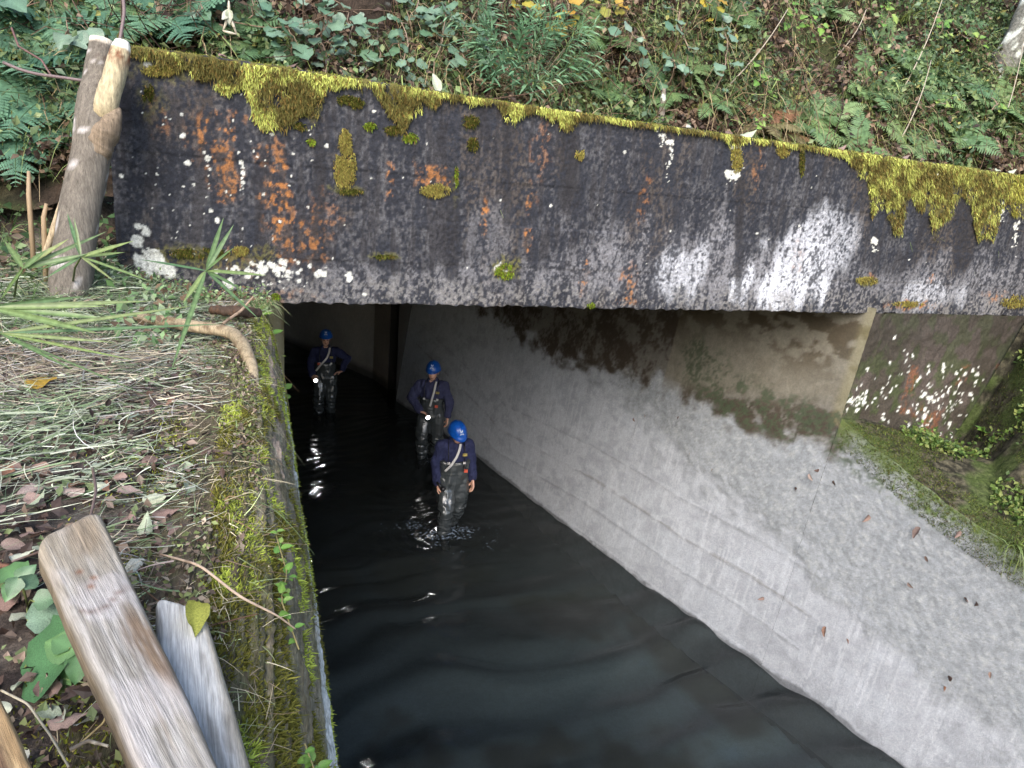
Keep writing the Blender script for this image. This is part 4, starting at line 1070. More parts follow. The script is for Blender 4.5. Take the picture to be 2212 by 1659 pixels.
# ---------------------------------------------------------------- round-leaved vines
L_round = [leaf_mesh('leaf', 1.0, 0.52, 7, 'round', 0.12, 0.15, 0.12, 1.2, s, 0.04) for s in (1, 2, 3)]
L_heart = [leaf_mesh('leaf', 1.0, 0.48, 7, 'heart', 0.18, 0.2, 0.08, 1.25, s, 0.03) for s in (4, 5)]
L_lance = [leaf_mesh('leaf', 1.0, 0.11, 5, 'lance', 0.2, 0.25, 0.05, 1.3, s) for s in (6, 7)]
def vine(px0, py0, px1, py1, n, size, mat, meshes, label, name='vine', cat='vine', group='climbing plants on the hillside', spread=26, seed=0, depth_off=0.35):
    r = np.random.default_rng(seed+300)
    a = hill_pt(px0, py0)-ray(px0, py0)*0.03; b = hill_pt(px1, py1)-ray(px1, py1)*depth_off
    t = np.linspace(0, 1, 10)[:, None]; P = a*(1-t)+b*t+np.array([0, -.18, .05])*np.sin(t*math.pi)+r.normal(0, .02, (10, 3))
    e = empty(name, tuple(a), label=label, category=cat, group=group)
    mb = MB(); mb.tube(P-a, np.linspace(.008, .003, 10), 5, c=(.32, .24, .18)); 
    for k in range(n):
        u = (k+.5)/n*9*0.92+0.6; i0 = min(8, int(u)); q = P[i0]*(1-(u-i0))+P[i0+1]*(u-i0)
        dd = np.array([r.normal(0, 1), -abs(r.normal(0, .7)), r.normal(0.1, .6)]); dd /= np.linalg.norm(dd)
        s = spread*0.0052*r.uniform(.4, 1.2); lp = q+dd*s
        mb.tube([q-a, (q+lp)/2-a+[0, 0, .02], lp-a], .0022, 4, c=(.34, .26, .18))
        ld = np.array([dd[0], -0.5+dd[1]*.4, r.normal(-.25, .35)])
        child('leaf', meshes[k % len(meshes)], mat, e, tuple(lp), tuple(ld), (r.normal(0, .35), -.75+r.normal(0, .2), .75), size*r.uniform(.45, 1.1))
    put('stem', mb.mesh('stem'), M_stuff, e)
def LM(ms, mat): return [copy_mat(m_, mat) for m_ in ms]
LR, LY, LL, LH, LP = LM(L_round, M_kiwi), LM(L_round, M_yellow), LM(L_heart, M_lime), LM(L_heart, M_kiwi), LM(L_round, M_pale)
VINES = [
    (640, 150, 610, 50, 15, .13, LR, 'round-leaved blue-green vine above the hanging moss'),
    (700, 160, 700, 30, 14, .13, LR, 'second round-leaved vine right of the first, over the beam'),
    (760, 165, 745, 10, 15, .125, LR, 'tall round-leaved vine left of the pale standing leaf'),
    (820, 180, 800, 60, 13, .135, LR, 'round-leaved vine with large low leaves on the beam edge'),
    (860, 185, 880, 20, 16, .12, LR, 'round-leaved vine with a reddish stem behind the pale leaf'),
    (930, 190, 960, 10, 16, .12, LR, 'round-leaved vine right of the pale leaf'),
    (990, 190, 1000, 60, 12, .13, LR, 'round-leaved vine at the left side of the slender-leaved shrub'),
    (880, 80, 900, -40, 12, .13, LR, 'round-leaved vine at the top edge left of the yellow leaves'),
    (1010, 70, 1040, -40, 10, .13, LR, 'pale round-leaved vine at the top edge beside the yellow leaves'),
    (1340, 150, 1350, 60, 7, .12, LR, 'thin vine with few blue-green leaves right of the slender-leaved shrub'),
    (1470, 200, 1450, 20, 9, .12, LR, 'blue-green vine crossing the dark middle of the hillside'),
    (1530, 215, 1560, 40, 10, .12, LR, 'sparse blue-green vine with hanging leaves over the beam middle'),
    (1575, 90, 1590, -10, 7, .13, LR, 'blue-green leaves at the top edge over the dark middle'),
    (1420, 200, 1445, 130, 6, .11, LH, 'short blue-green vine low behind the beam near the dead stalk'),
    (1130, 50, 1110, 0, 7, .15, LY, 'vine with large yellow and lime leaves at the top edge'),
    (1190, 75, 1220, 10, 9, .15, LY, 'yellow-leaved vine hanging down at its right end'),
    (1290, 60, 1300, -20, 7, .12, LY, 'yellowing vine at the top edge above the long hanging fern'),
    (1500, 60, 1530, -20, 8, .10, LY, 'small yellow leaves among brown ones at the top edge'),
    (1680, 90, 1700, 10, 12, .09, LL, 'small-leaved bright green vine on the upper right hillside'),
    (1750, 110, 1730, 50, 12, .085, LL, 'small-leaved green vine right of the moss patch'),
    (1880, 90, 1900, 20, 14, .085, LL, 'leafy green vine in the upper right of the hillside'),
    (2000, 110, 2010, 50, 13, .085, LL, 'bright serrated leaves left of the lichen-covered trunk'),
    (2090, 130, 2060, 80, 12, .08, LL, 'yellow-green leaves beneath the lichen-covered trunk'),
    (1640, 210, 1620, 160, 8, .08, LL, 'little green vine over the rusty fern'),
    (1600, 300, 1640, 260, 6, .08, LL, 'low green leaves left of the rusty fern'),
    (2100, 280, 2120, 200, 10, .08, LL, 'green leaves between the ferns near the right edge'),
    (2020, 260, 2010, 220, 9, .09, LL, 'green leaves between ferns low on the right hillside'),
    (420, 90, 440, 20, 8, .10, LH, 'blue-green leaves behind the left part of the beam'),
    (530, 80, 560, -10, 8, .10, LR, 'few round leaves left of the round-leaved vines at the top edge'),
    (160, 130, 155, 60, 4, .20, LH, 'two very broad dull green leaves beside the forked post'),
    (20, 60, 10, 10, 4, .20, LH, 'broad grey-green leaf in the top left corner'),
    (660, 30, 640, -40, 8, .11, LR, 'round leaves at the top edge over the first vine'),
]
for i, (a, b, c_, d_, n, sz, ms, lb) in enumerate(VINES): vine(a, b, c_, d_, n, sz, None, ms, lb, seed=i, spread=24 if sz > .1 else 16)

# slender-leaved shrub
def sprig_mesh(seed):
    r = np.random.default_rng(seed); mb = MB(); P = np.stack([np.zeros(6), np.linspace(0, .3, 6), .05*np.sin(np.linspace(0, 2, 6))], 1)
    mb.tube(P, np.linspace(.003, .001, 6), 4, c=(.5, .45, .3))
    for k in range(17):
        u = .03+.27*k/16; p = np.array([0, u, .05*math.sin(u/.3*2)]); a = k*2.4; d = np.array([math.cos(a)*.8, .55, math.sin(a)*.5]); d /= np.linalg.norm(d)
        s = np.cross(d, [0, 0, 1.0]); s /= np.linalg.norm(s)+1e-6; L = r.uniform(.09, .14); w = L*.075
        V = [p, p+d*L*.35+s*w, p+d*L*.35-s*w, p+d*L*.7+s*w*.7-[0, 0, .012], p+d*L*.7-s*w*.7-[0, 0, .012], p+d*L-[0, 0, .03]]
        mb.add(V, [(1, 3, 4, 2)], [(0, 1, 2), (3, 5, 4)], (r.uniform(.85, 1.2),)*3)
    me = mb.mesh('sprig'); me.materials.append(M_shrub); return me
SPR = [sprig_mesh(s) for s in range(3)]
def shrub(pxc, pyc, rx, ry, n, label, group=None, sc=1.0, seed=0):
    r = np.random.default_rng(seed); c0 = hill_pt(pxc, pyc+ry*0.6); e = empty('shrub', tuple(c0), label=label, category='shrub', group=group)
    stem = MB()
    for k in range(n):
        a = r.uniform(0, 6.28); q = math.sqrt(r.uniform(0, 1)); px = pxc+rx*q*math.cos(a); py = pyc+ry*q*math.sin(a)
        p = hill_pt(px, min(py, 215+0.14*(px-1000)))-ray(px, py)*r.uniform(.08, .55)
        d = np.array([(px-pxc)/rx*.8+r.normal(0, .4), -.5+r.normal(0, .3), .55-(py-pyc)/ry*.5])
        child('sprig', SPR[k % 3], None, e, tuple(p), tuple(d), (0, -.4, 1), sc*r.uniform(.8, 1.2))
        stem.tube([np.zeros(3), (p-c0)*.5+[0, -.05, 0], p-c0], .004, 4, c=(.3, .24, .16))
    put('stem', stem.mesh('stem'), M_stuff, e)
shrub(1140, 150, 105, 78, 60, 'dense grey-green shrub with slender leaves behind the middle of the beam', seed=4)
shrub(1040, 60, 40, 30, 10, 'small sprig of slender leaves above and left of the dense shrub', seed=5, sc=.9)

# lichen-covered trunk, dead stalk, bare stems
def trunk(name, P, R, label, cat, col, spots, sides=14, mat=None, seed=0):
    P = np.array(P, float); t = np.linspace(0, len(P)-1, 40); Q = np.stack([np.interp(t, range(len(P)), P[:, i]) for i in range(3)], 1); Rr = np.interp(t, range(len(P)), R)
    mb = MB(); mb.tube(Q-Q[0], Rr, sides*2)
    V = mb.V[0]; n1 = fbm(V, (18, 18, 5), 4, seed); V2 = V*1.0
    ax = np.repeat(Q-Q[0], sides*2, 0); k = len(ax); dd = V[:k]-ax; V[:k] += dd*(0.35*(n1[:k]-.5))[:, None]
    c = np.tile(col, (len(V), 1))*(0.6+0.8*fbm(V, (40, 40, 8), 4, seed+1))[:, None]
    ls = sstep(.60, .66, fbm(V, (14, 14, 12), 3, seed+2)+spots); c = mixc(c, hexc(200, 206, 198), ls)
    mb.C[0] = c
    return put(name, mb.mesh(name), mat or M_soil, None, label=label, category=cat), Q[0]
def settrunk(a):
    o, q = a
    if o.name.startswith('trunk'):
        e = empty('tree', tuple(q), label=o['label'], category='tree'); del o['label']; del o['category']; o.parent = e; return e
    o.location = tuple(q); return o
p0 = hill_pt(2150, 160); settrunk(trunk('trunk', [p0-[0, 0, .2], p0+[.1, -.1, .5], p0+[.25, -.1, 1.2], p0+[.5, 0, 2.4]], [.16, .13, .12, .10], 'grey tree trunk spotted with pale lichen at the top right corner', 'tree trunk', hexc(104, 104, 98), .02, seed=3))
p0 = hill_pt(1425, 262)-ray(1425, 262)*.05; settrunk(trunk('dead_stalk', [p0-[0, 0, .05], p0+[.01, 0, .12], p0+[.0, 0, .28]], [.035, .03, .018], 'short whitish dead stalk standing behind the beam', 'stalk', hexc(120, 112, 104), .04, 8, seed=5))
p0 = hill_pt(780, 60); settrunk(trunk('tree_stump', [p0-[0, 0, .3], p0+[0, -.05, .15], p0+[.02, 0, .42]], [.30, .26, .20], 'dark broken stump hung with dry grass near the top edge', 'stump', hexc(56, 48, 42), -.2, seed=6))
for k, (a, b, lb) in enumerate([((1930, 230), (2040, -20), 'bare whitish stem leaning right across the right hillside'), ((1930, 330), (2010, 130), 'thin pale stem leaning right, low on the right hillside'), ((1800, 130), (1870, 20), 'short straw stem leaning right near the top of the right hillside'), ((1560, 200), (1700, 20), 'pale bare stem slanting up through the dark middle of the hillside'), ((2140, 330), (2210, 90), 'bare grey stem at the right edge of the hillside')]):
    A = hill_pt(*a)-ray(*a)*.05; B_ = hill_pt(a[0]+.3*(b[0]-a[0]), a[1]+.3*(b[1]-a[1]))-ray(*a)*.3; L_ = np.linalg.norm(B_-A); Bv = A+(CR*(b[0]-a[0])-CU*(b[1]-a[1]))*K/FPX*np.dot(A-EYE, CF)
    mb = MB(); t = np.linspace(0, 1, 8)[:, None]; P = A*(1-t)+Bv*t+CR*(.05*np.sin(t*3)); mb.tube(P-A, np.linspace(.008, .004, 8), 5, c=hexc(176, 166, 150))
    o = put('bare_stem', mb.mesh('bare_stem'), M_stuff, None, label=lb, category='stem', group='bare stems on the hillside'); o.location = tuple(A)

# ---------------------------------------------------------------- undergrowth on the hill (uncountable)
def leaf_cloud(P, size, C, r, nrm=None, aspect=0.55):
    """one small folded leaf (2 quads) per point"""
    n = len(P); d = r.normal(0, 1, (n, 3)); d[:, 2] -= 0.3; d /= np.linalg.norm(d, axis=1)[:, None]
    up = r.normal(0, .55, (n, 3))+np.array([0, -.6, .75]); s = np.cross(d, up); s /= np.linalg.norm(s, axis=1)[:, None]+1e-9; u = np.cross(s, d)
    L = size[:, None]; w = L*aspect*0.5
    a = P; b = P+d*L*.45+s*w+u*L*.08; c = P+d*L+0*u-u*L*.08; e = P+d*L*.45-s*w+u*L*.08; m_ = P+d*L*.5
    V = np.stack([a, b, c, e, m_], 1).reshape(-1, 3); i = np.arange(n)*5
    Q = np.concatenate([np.stack([i, i+1, i+2, i+4], 1), np.stack([i, i+4, i+2, i+3], 1)])
    return V, Q, np.repeat(C, 5, 0)
def ribbons(P0, D, L, W, C, r, sag=0.3, seg=3, rootdark=0.8):
    n = len(P0); D = D/np.linalg.norm(D, axis=1)[:, None]; s = np.cross(D, np.array([0, 0, 1.0])+r.normal(0, .5, (n, 3))); s /= np.linalg.norm(s, axis=1)[:, None]+1e-9
    V = []; t = np.linspace(0, 1, seg+1); bend = r.normal(0, .22, (n, 3))
    for k, u in enumerate(t):
        c = P0+D*(L*u)[:, None]+bend*(L*u*u)[:, None]+np.array([0, 0, -1.0])*(sag*L*u*u)[:, None]
        w = (W*(1-0.8*u**2))[:, None]; V += [c-s*w, c+s*w]
    V = np.stack(V, 1).reshape(-1, 3); m_ = 2*(seg+1); i = np.arange(n)*m_
    Q = np.concatenate([np.stack([i+2*k, i+2*k+1, i+2*k+3, i+2*k+2], 1) for k in range(seg)])
    return V, Q, np.repeat(C, m_, 0)
def pal(cols, n, r, p=None, var=0.18):
    cols = np.array(cols); k = r.choice(len(cols), n, p=p); return cols[k]*np.exp(r.normal(0, var, (n, 1)))
def build_undergrowth():
    r = np.random.default_rng(21)
    n = 125000; x = r.uniform(-6.5, 12.5, n); y = 5.6+np.abs(r.normal(0, 2.3, n)); 
    P = np.stack([x, y, x*0], 1); dens = fbm(P, 1.1, 3, 601); kp = dens > 0.30; x = x[kp]; y = y[kp]; P = P[kp]
    z = hill_z(x, y); h = np.abs(r.normal(0, .13, len(x)))*sstep(.35, .6, fbm(P, .8, 3, 602)); P = np.stack([x, y-.05-h*.6, z+h], 1)
    m2 = 26000; x2 = r.uniform(-1, 12.0, m2); y2 = r.uniform(5.62, 7.6, m2); Q2_ = np.stack([x2, y2-.08, hill_z(x2, y2)+np.abs(r.normal(.03, .12, m2))], 1); Q2_ = Q2_[fbm(Q2_, (2.2, 2.2, 2.2), 3, 606) > .44]
    P = np.concatenate([P, Q2_]); x = P[:, 0]
    t = fbm(P, 1.3, 3, 603)+r.normal(0, .06, len(x)) + 0.05*sstep(2, 6, x)
    g = pal([hexc(78, 98, 60), hexc(104, 120, 76), hexc(54, 76, 46), hexc(128, 140, 100), hexc(92, 112, 88), hexc(140, 136, 78)], len(x), r, [.28, .2, .24, .1, .14, .04])
    b = pal([hexc(100, 84, 70), hexc(70, 56, 48), hexc(132, 112, 94), hexc(46, 38, 32)], len(x), r)
    isg = t > 0.475; C = np.where(isg[:, None], g, b)
    sz = np.where(isg, r.uniform(.03, .085, len(x)), r.uniform(.03, .09, len(x)))
    V, Q, Cc = leaf_cloud(P, sz, C, r, aspect=.6)
    put('undergrowth', raw_mesh('undergrowth', V, Q, Cc, smooth=False), M_stuff, kind='stuff', label='mixed green and brown undergrowth covering the hillside')
    # hanging dry grass and stems
    n = 24000; x = r.uniform(-6, 12, n); y = 5.7+np.abs(r.normal(0, 2.2, n)); P = np.stack([x, y, x*0], 1); kp = fbm(P, (1.6, 1.0, 1), 3, 605) > .47; x, y = x[kp], y[kp]; n = len(x)
    P = np.stack([x, y-.1, hill_z(x, y)+r.uniform(0, .25, n)], 1); D = np.stack([r.normal(0, .5, n), -.5-np.abs(r.normal(0, .3, n)), r.normal(.1, .6, n)], 1)
    C = pal([hexc(150, 134, 104), hexc(110, 92, 68), hexc(84, 100, 54), hexc(70, 54, 42), hexc(124, 138, 84)], n, r)
    V, Q, Cc = ribbons(P, D, r.uniform(.12, .42, n), r.uniform(.0015, .004, n), C, r, sag=.75)
    put('hanging_grass', raw_mesh('hanging_grass', V, Q, Cc), M_straw, kind='stuff', label='hanging dry grass and fine stems on the hillside')
    # tangle of brown twigs
    mb = MB()
    for k in range(420):
        px = r.uniform(0, 2212); py = r.uniform(-60, 90+.15*px)
        p = hill_pt(px, py)-ray(px, py)*r.uniform(.02, .3); d = np.array([r.normal(0, 1), r.normal(-.2, .3), r.normal(.2, .8)]); d /= np.linalg.norm(d); L = r.uniform(.25, .9); t = np.linspace(0, 1, 6)[:, None]
        Q_ = p+d*L*t+r.normal(0, .25, 3)*L*t*t+r.normal(0, .012, (6, 3)); mb.tube(Q_, np.linspace(.0045, .002, 6)*r.uniform(.6, 1.6), 3, c=hexc(*[(96, 76, 62), (124, 104, 88), (70, 54, 46)][k % 3]), caps=False)
    put('twig_tangle', mb.mesh('twig_tangle'), M_stuff, kind='stuff', label='tangle of thin brown twigs and creepers on the hillside')
build_undergrowth()
# grass tufts on the hillside
def tuft_mesh(seed, n=34, L=.4, w=.004, cols=None):
    r = np.random.default_rng(seed); P = np.stack([r.normal(0, .02, n), r.normal(0, .02, n), np.zeros(n)], 1); D = np.stack([r.normal(0, .6, n), r.normal(-.35, .4, n), r.uniform(.5, 1.1, n)], 1)
    V, Q, C = ribbons(P, D, r.uniform(.5, 1, n)*L, np.full(n, w), pal(cols or [(1, 1, 1), (1.2, 1.15, .8)], n, r, var=.12), r, sag=.9, seg=6); me = raw_mesh('grass_blades', V, Q, C); return me
M_tuft = leaf_mat('tuft_grass', [hexc(96, 118, 66), hexc(120, 132, 84), hexc(140, 136, 84), hexc(84, 112, 66)], 0.5)
TUF = [tuft_mesh(s) for s in (1, 2, 3)]
for m_ in TUF: m_.materials.append(M_tuft)
rt_ = np.random.default_rng(31)
for k, (px, py) in enumerate([(1380, 60), (1450, 110), (1600, 30), (1640, 130), (1820, 210), (1830, 120), (1990, 290), (1930, 270), (2120, 180), (2170, 300), (2090, 340), (1700, 200), (1950, 50), (700, 60), (760, 120), (640, 110), (560, 40), (1890, 320), (2020, 150), (1750, 250), (2200, 210), (1510, 240), (1080, 205), (1260, 230)]):
    p = hill_pt(px, py)-ray(px, py)*.03
    side = next(t_ for lim, t_ in ((850, 'among the round-leaved vines'), (1330, 'beside the slender-leaved shrub'), (1560, 'above the middle of the beam'), (1740, 'around the rusty fern'), (1900, 'around the upright pale ferns'), (2055, 'beneath the leaning bare stems'), (9999, 'near the right edge')) if px < lim)
    side = ('high on the hillside ' if py < 115 else 'low on the hillside ')+side
    e = empty('grass_tuft', tuple(p), label='drooping grass tuft '+side, category='grass tuft', group='grass tufts '+side)
    child('blades', TUF[k % 3], None, e, tuple(p), (0, 1, 0), (rt_.normal(0, .2), -.3, 1), rt_.uniform(.9, 1.5))
# ================================================================ moss
def build_beam_moss():
    r = np.random.default_rng(41)
    prof = [(278, 10), (330, 16), (400, 26), (430, 55), (500, 62), (560, 95), (610, 125), (640, 105), (690, 92), (700, 40), (740, 14), (800, 12), (830, 42), (870, 70), (900, 58), (935, 38), (960, 12), (1070, 6), (1085, 26), (1110, 38), (1140, 24), (1155, 5), (1180, 16), (1220, 44), (1250, 28), (1290, 8), (1400, 4), (1560, 5), (1578, 40), (1600, 20), (1612, 6), (1800, 6), (1830, 24), (1870, 50), (1882, 165), (1910, 170), (1945, 150), (1980, 105), (2010, 120), (2050, 135), (2078, 100), (2100, 120), (2130, 120), (2165, 80), (2230, 90)]
    prof = np.array(prof, float)
    top_py = lambda px: 60+.1437*px
    n = 52000; w = np.interp(np.arange(270, 2230), prof[:, 0], prof[:, 1])+5; cdf = np.cumsum(w)/w.sum(); px = 270+np.searchsorted(cdf, r.uniform(0, 1, n))+r.uniform(0, 1, n)
    D = np.interp(px, prof[:, 0], prof[:, 1]); u = r.uniform(0, 1, n)**1.15
    jag = 0.55+0.9*vnoise(np.stack([px, px*0, px*0], 1), (.055, 1, 1), 5); drop = u*(D*jag+3)
    py = top_py(px)+drop
    patches = [(745, 360, 22, 45, 'y'), (745, 310, 14, 30, 'y'), (770, 222, 14, 12, 'd'), (750, 215, 22, 10, 'd'), (798, 272, 13, 8, 'g'), (850, 280, 22, 9, 'd'), (885, 297, 16, 9, 'g'), (650, 272, 16, 8, 'd'), (672, 305, 9, 7, 'g'), (620, 243, 40, 10, 'd'), (1020, 312, 12, 16, 'd'), (1015, 262, 18, 14, 'd'), (1252, 332, 9, 12, 'y'), (985, 380, 4, 20, 'g'), (1090, 585, 22, 16, 'g'), (755, 412, 28, 5, 'd'), (1870, 605, 22, 9, 'y'), (595, 640, 10, 7, 'g'), (1590, 340, 12, 30, 'y'), (1690, 325, 14, 14, 'y'), (430, 545, 60, 10, 'd'), (520, 540, 16, 10, 'y'), (830, 553, 24, 4, 'd'), (1960, 655, 36, 6, 'y'), (940, 410, 30, 14, 'y'), (320, 200, 12, 20, 'd'), (350, 150, 40, 12, 'y'), (1730, 350, 6, 30, 'd'), (2110, 480, 5, 30, 'y'), (1275, 658, 8, 5, 'g'), (2190, 650, 30, 14, 'y')]
    Xp = [px]; Yp = [py]; kind = [np.zeros(n)]
    for (cx, cy, rx, ry, k) in patches:
        m_ = int(rx*ry*2.2)+60; a = r.uniform(0, 6.28, m_); q = np.sqrt(r.uniform(0, 1, m_))*(.7+.5*r.uniform(0, 1, m_)); Xp.append(cx+rx*q*np.cos(a)); Yp.append(cy+ry*q*np.sin(a)); kind.append(np.full(m_, {'y': 1, 'g': 2, 'd': 3}[k]))
    px = np.concatenate(Xp); py = np.concatenate(Yp); kd = np.concatenate(kind); n = len(px)
    x = px*K; yy = py*K; d = CR[None]*((x-512)/FPX)[:, None]-CU[None]*((yy-384)/FPX)[:, None]+CF[None]
    t = ((np.array(B0)-EYE)@BN)/(d@BN); P = EYE+d*t[:, None]
    top = np.interp(P[:, 0], [-0.9, 0.04, 1.27, 3.15, 6.87, 11.5], [5.31, 5.30, 5.26, 5.22, 5.17, 5.12])
    over = P[:, 2] > top-0.005; P[over, 2] = top[over]-r.uniform(0, .02, over.sum())
    P[:, 1] = beam_y(P[:, 0])-.012
    nz = fbm(P, (9, 1, 9), 3, 611); bright = sstep(.40, .56, nz+.10*np.exp(-(top-P[:, 2])/.06)-.03)
    rightz = sstep(4.8, 5.8, P[:, 0])
    C = mixc(np.tile(hexc(94, 90, 50), (n, 1)), hexc(170, 176, 94), bright*(1-.35*rightz)); C = mixc(C, hexc(146, 144, 66), rightz*sstep(6.6, 6.9, P[:, 0])*.8)
    C[kd == 1] = hexc(122, 116, 60); C[kd == 2] = hexc(108, 128, 40); C[kd == 3] = hexc(74, 78, 32)
    C = np.where((r.uniform(0, 1, n) < .22)[:, None], hexc(112, 94, 52), C)*np.exp(r.normal(0, .32, (n, 1)))
    D = np.stack([r.normal(0, .35, n), -.45-np.abs(r.normal(0, .3, n)), r.normal(-.8, .4, n)], 1); cush = kd >= 2
    D[cush, 2] = r.normal(0, .6, cush.sum())
    holes = fbm(P, (16, 1, 11), 3, 613); kp = (holes > .36+.20*(kd == 0)*sstep(.25, 1., np.concatenate([u, np.zeros(n-len(u))]))-.04) | (r.uniform(0, 1, n) < .08)
    P, C, D, kd, cush, n = P[kp], C[kp], D[kp], kd[kp], cush[kp], int(kp.sum())
    P[:, 1] -= .012*fbm(P, (20, 1, 20), 2, 614)*(kd == 0)
    L = np.where(cush, r.uniform(.008, .022, n), r.uniform(.008, .034, n)*np.where(kd == 1, .5, 1)); W = np.where(cush, .003, .0034)*r.uniform(.6, 1.5, n)
    V, Q, Cc = ribbons(P, D, L, W, C, r, sag=.5, seg=2)
    # carpet on the top face
    m_ = 26000; x = r.uniform(-.88, 7.6, m_); y = beam_y(x)+r.uniform(-.004, .36, m_)**1.0; top = np.interp(x, [-0.9, 0.04, 1.27, 3.15, 6.87, 11.5], [5.31, 5.30, 5.26, 5.22, 5.17, 5.12])
    P2 = np.stack([x, y, top-.004], 1); kp = fbm(P2, (3, 4, 1), 3, 612)+.15*np.exp(-((x-1)/1.2)**2) > .42; P2 = P2[kp]; k2 = len(P2)
    C2 = pal([hexc(140, 148, 66), hexc(104, 106, 52), hexc(150, 154, 76)], k2, r); D2 = np.stack([r.normal(0, .5, k2), r.normal(-.3, .5, k2), np.ones(k2)], 1)
    V2, Q2, Cc2 = ribbons(P2, D2, r.uniform(.008, .02, k2), np.full(k2, .003), C2, r, sag=.2, seg=1)
    put('moss', raw_mesh('moss', np.concatenate([V, V2]), np.concatenate([Q, Q2+len(V)]), np.concatenate([Cc, Cc2])), M_moss, kind='stuff', label='yellow-green moss hanging from the top edge of the concrete beam')
build_beam_moss()
def build_edge_moss():
    r = np.random.default_rng(42); n = 150000
    y = .55+4.6*r.uniform(0, 1, n)**1.9; t = r.uniform(2.6, 11.2, n); Q = np.stack([t*.12, y, t*0], 1)
    gt = np.interp(t, [2.6, 4, 5.0, 6.5, 7.5, 8.8, 10, 11.2], [.60, .72, .60, .30, .28, .44, .34, .1])
    kp = fbm(Q, (9, 3.4, 1), 4, 621)+.12*(fbm(Q, (40, 14, 1), 2, 622)-.5)*2 < .38+gt*.30+.04*(y < 2.2); kp &= r.uniform(0, 1, n) < 1.0
    t, y = t[kp], y[kp]; P = cope_pt(t, y); e = .3; Tn = cope_pt(t+e, y)-cope_pt(t-e, y); Nn = np.stack([-Tn[:, 2], Tn[:, 1]*0, Tn[:, 0]], 1); Nn /= np.linalg.norm(Nn, axis=1)[:, None]
    n = len(t); b = fbm(np.stack([t*.12, y, t*0], 1), (6, 5, 1), 3, 623)
    C = mixc(np.tile(hexc(104, 102, 46), (n, 1)), hexc(158, 170, 74), sstep(.45, .6, b)); C *= np.exp(r.normal(0, .3, (n, 1)))
    D = Nn+r.normal(0, .55, (n, 3)); V, Qd, Cc = ribbons(P-Nn*.004, D, r.uniform(.006, .022, n), np.full(n, .0016)*(1+.35*y), C, r, sag=.2, seg=2)
    # moss pads on the soil at the edge
    m_ = 16000; x = -.10-np.abs(r.normal(0, .16, m_)); yy = r.uniform(.5, 3.3, m_); P2 = np.stack([x, yy, bank_z(x, yy)+.012], 1); k2 = (fbm(P2, (4, 3, 1), 3, 624) > .50); P2 = P2[k2]; k = len(P2)
    C2 = pal([hexc(150, 156, 60), hexc(116, 124, 52), hexc(96, 92, 46)], k, r, var=.25); D2 = r.normal(0, .5, (k, 3))+[0, 0, .9]
    V2, Q2, Cc2 = ribbons(P2, D2, r.uniform(.005, .015, k), np.full(k, .002), C2, r, sag=.3, seg=2)
    put('moss', raw_mesh('moss', np.concatenate([V, V2]), np.concatenate([Qd, Q2+len(V)]), np.concatenate([Cc, Cc2])), M_moss, kind='stuff', label='green and yellow moss along the left edge of the channel')
    # moss, small leaves on the right wall head and bank
    n = 100000; px = r.uniform(1780, 2300, n); yv = r.uniform(2.6, 5.15, n); u = r.uniform(-.25, 3.2, n)
    wt = wall_top(yv); x = wall_x(yv, wt)+u; z = np.where(u > 0, rbank_z(x, yv), wt+u*1.0); x = np.where(u < 0, wall_x(yv, z)-.02, x)
    P = np.stack([x, yv, z], 1); m1 = fbm(P, (2.2, 2.2, 1), 3, 631); kp = m1 > .50-.12*(np.abs(u-.05) < .3)+.05*sstep(.3, .8, u)*(u < 1.2); P = P[kp]; u = u[kp]; n = len(P)
    C = pal([hexc(78, 92, 44), hexc(58, 70, 36), hexc(98, 108, 52), hexc(84, 76, 50)], n, r, var=.25); D = r.normal(0, .5, (n, 3))+[-.2, -.2, .8]
    V, Qd, Cc = ribbons(P, D, r.uniform(.008, .03, n), np.full(n, .0032), C, r, sag=.3, seg=1)
    put('moss', raw_mesh('moss', V, Qd, Cc), M_moss, kind='stuff', label='short green moss along the head of the right channel wall')
    n = 22000; y = r.uniform(3.0, 5.15, n); x = r.uniform(5.9, 9.0, n); z = rbank_z(x, y); P = np.stack([x, y, z+np.abs(r.normal(0, .06, n))], 1); kp = fbm(P, (2, 2, 1), 3, 641)+.10*sstep(6.0, 7.0, x) > .50; P = P[kp]; n = len(P)
    C = pal([hexc(80, 102, 46), hexc(100, 120, 60), hexc(60, 82, 38), hexc(118, 126, 70)], n, r); V, Qd, Cc = leaf_cloud(P, r.uniform(.02, .06, n), C, r, aspect=.7)
    put('ground_cover', raw_mesh('ground_cover', V, Qd, Cc, smooth=False), M_stuff, kind='stuff', label='small green leaves covering the right bank beneath the beam end')
build_edge_moss()
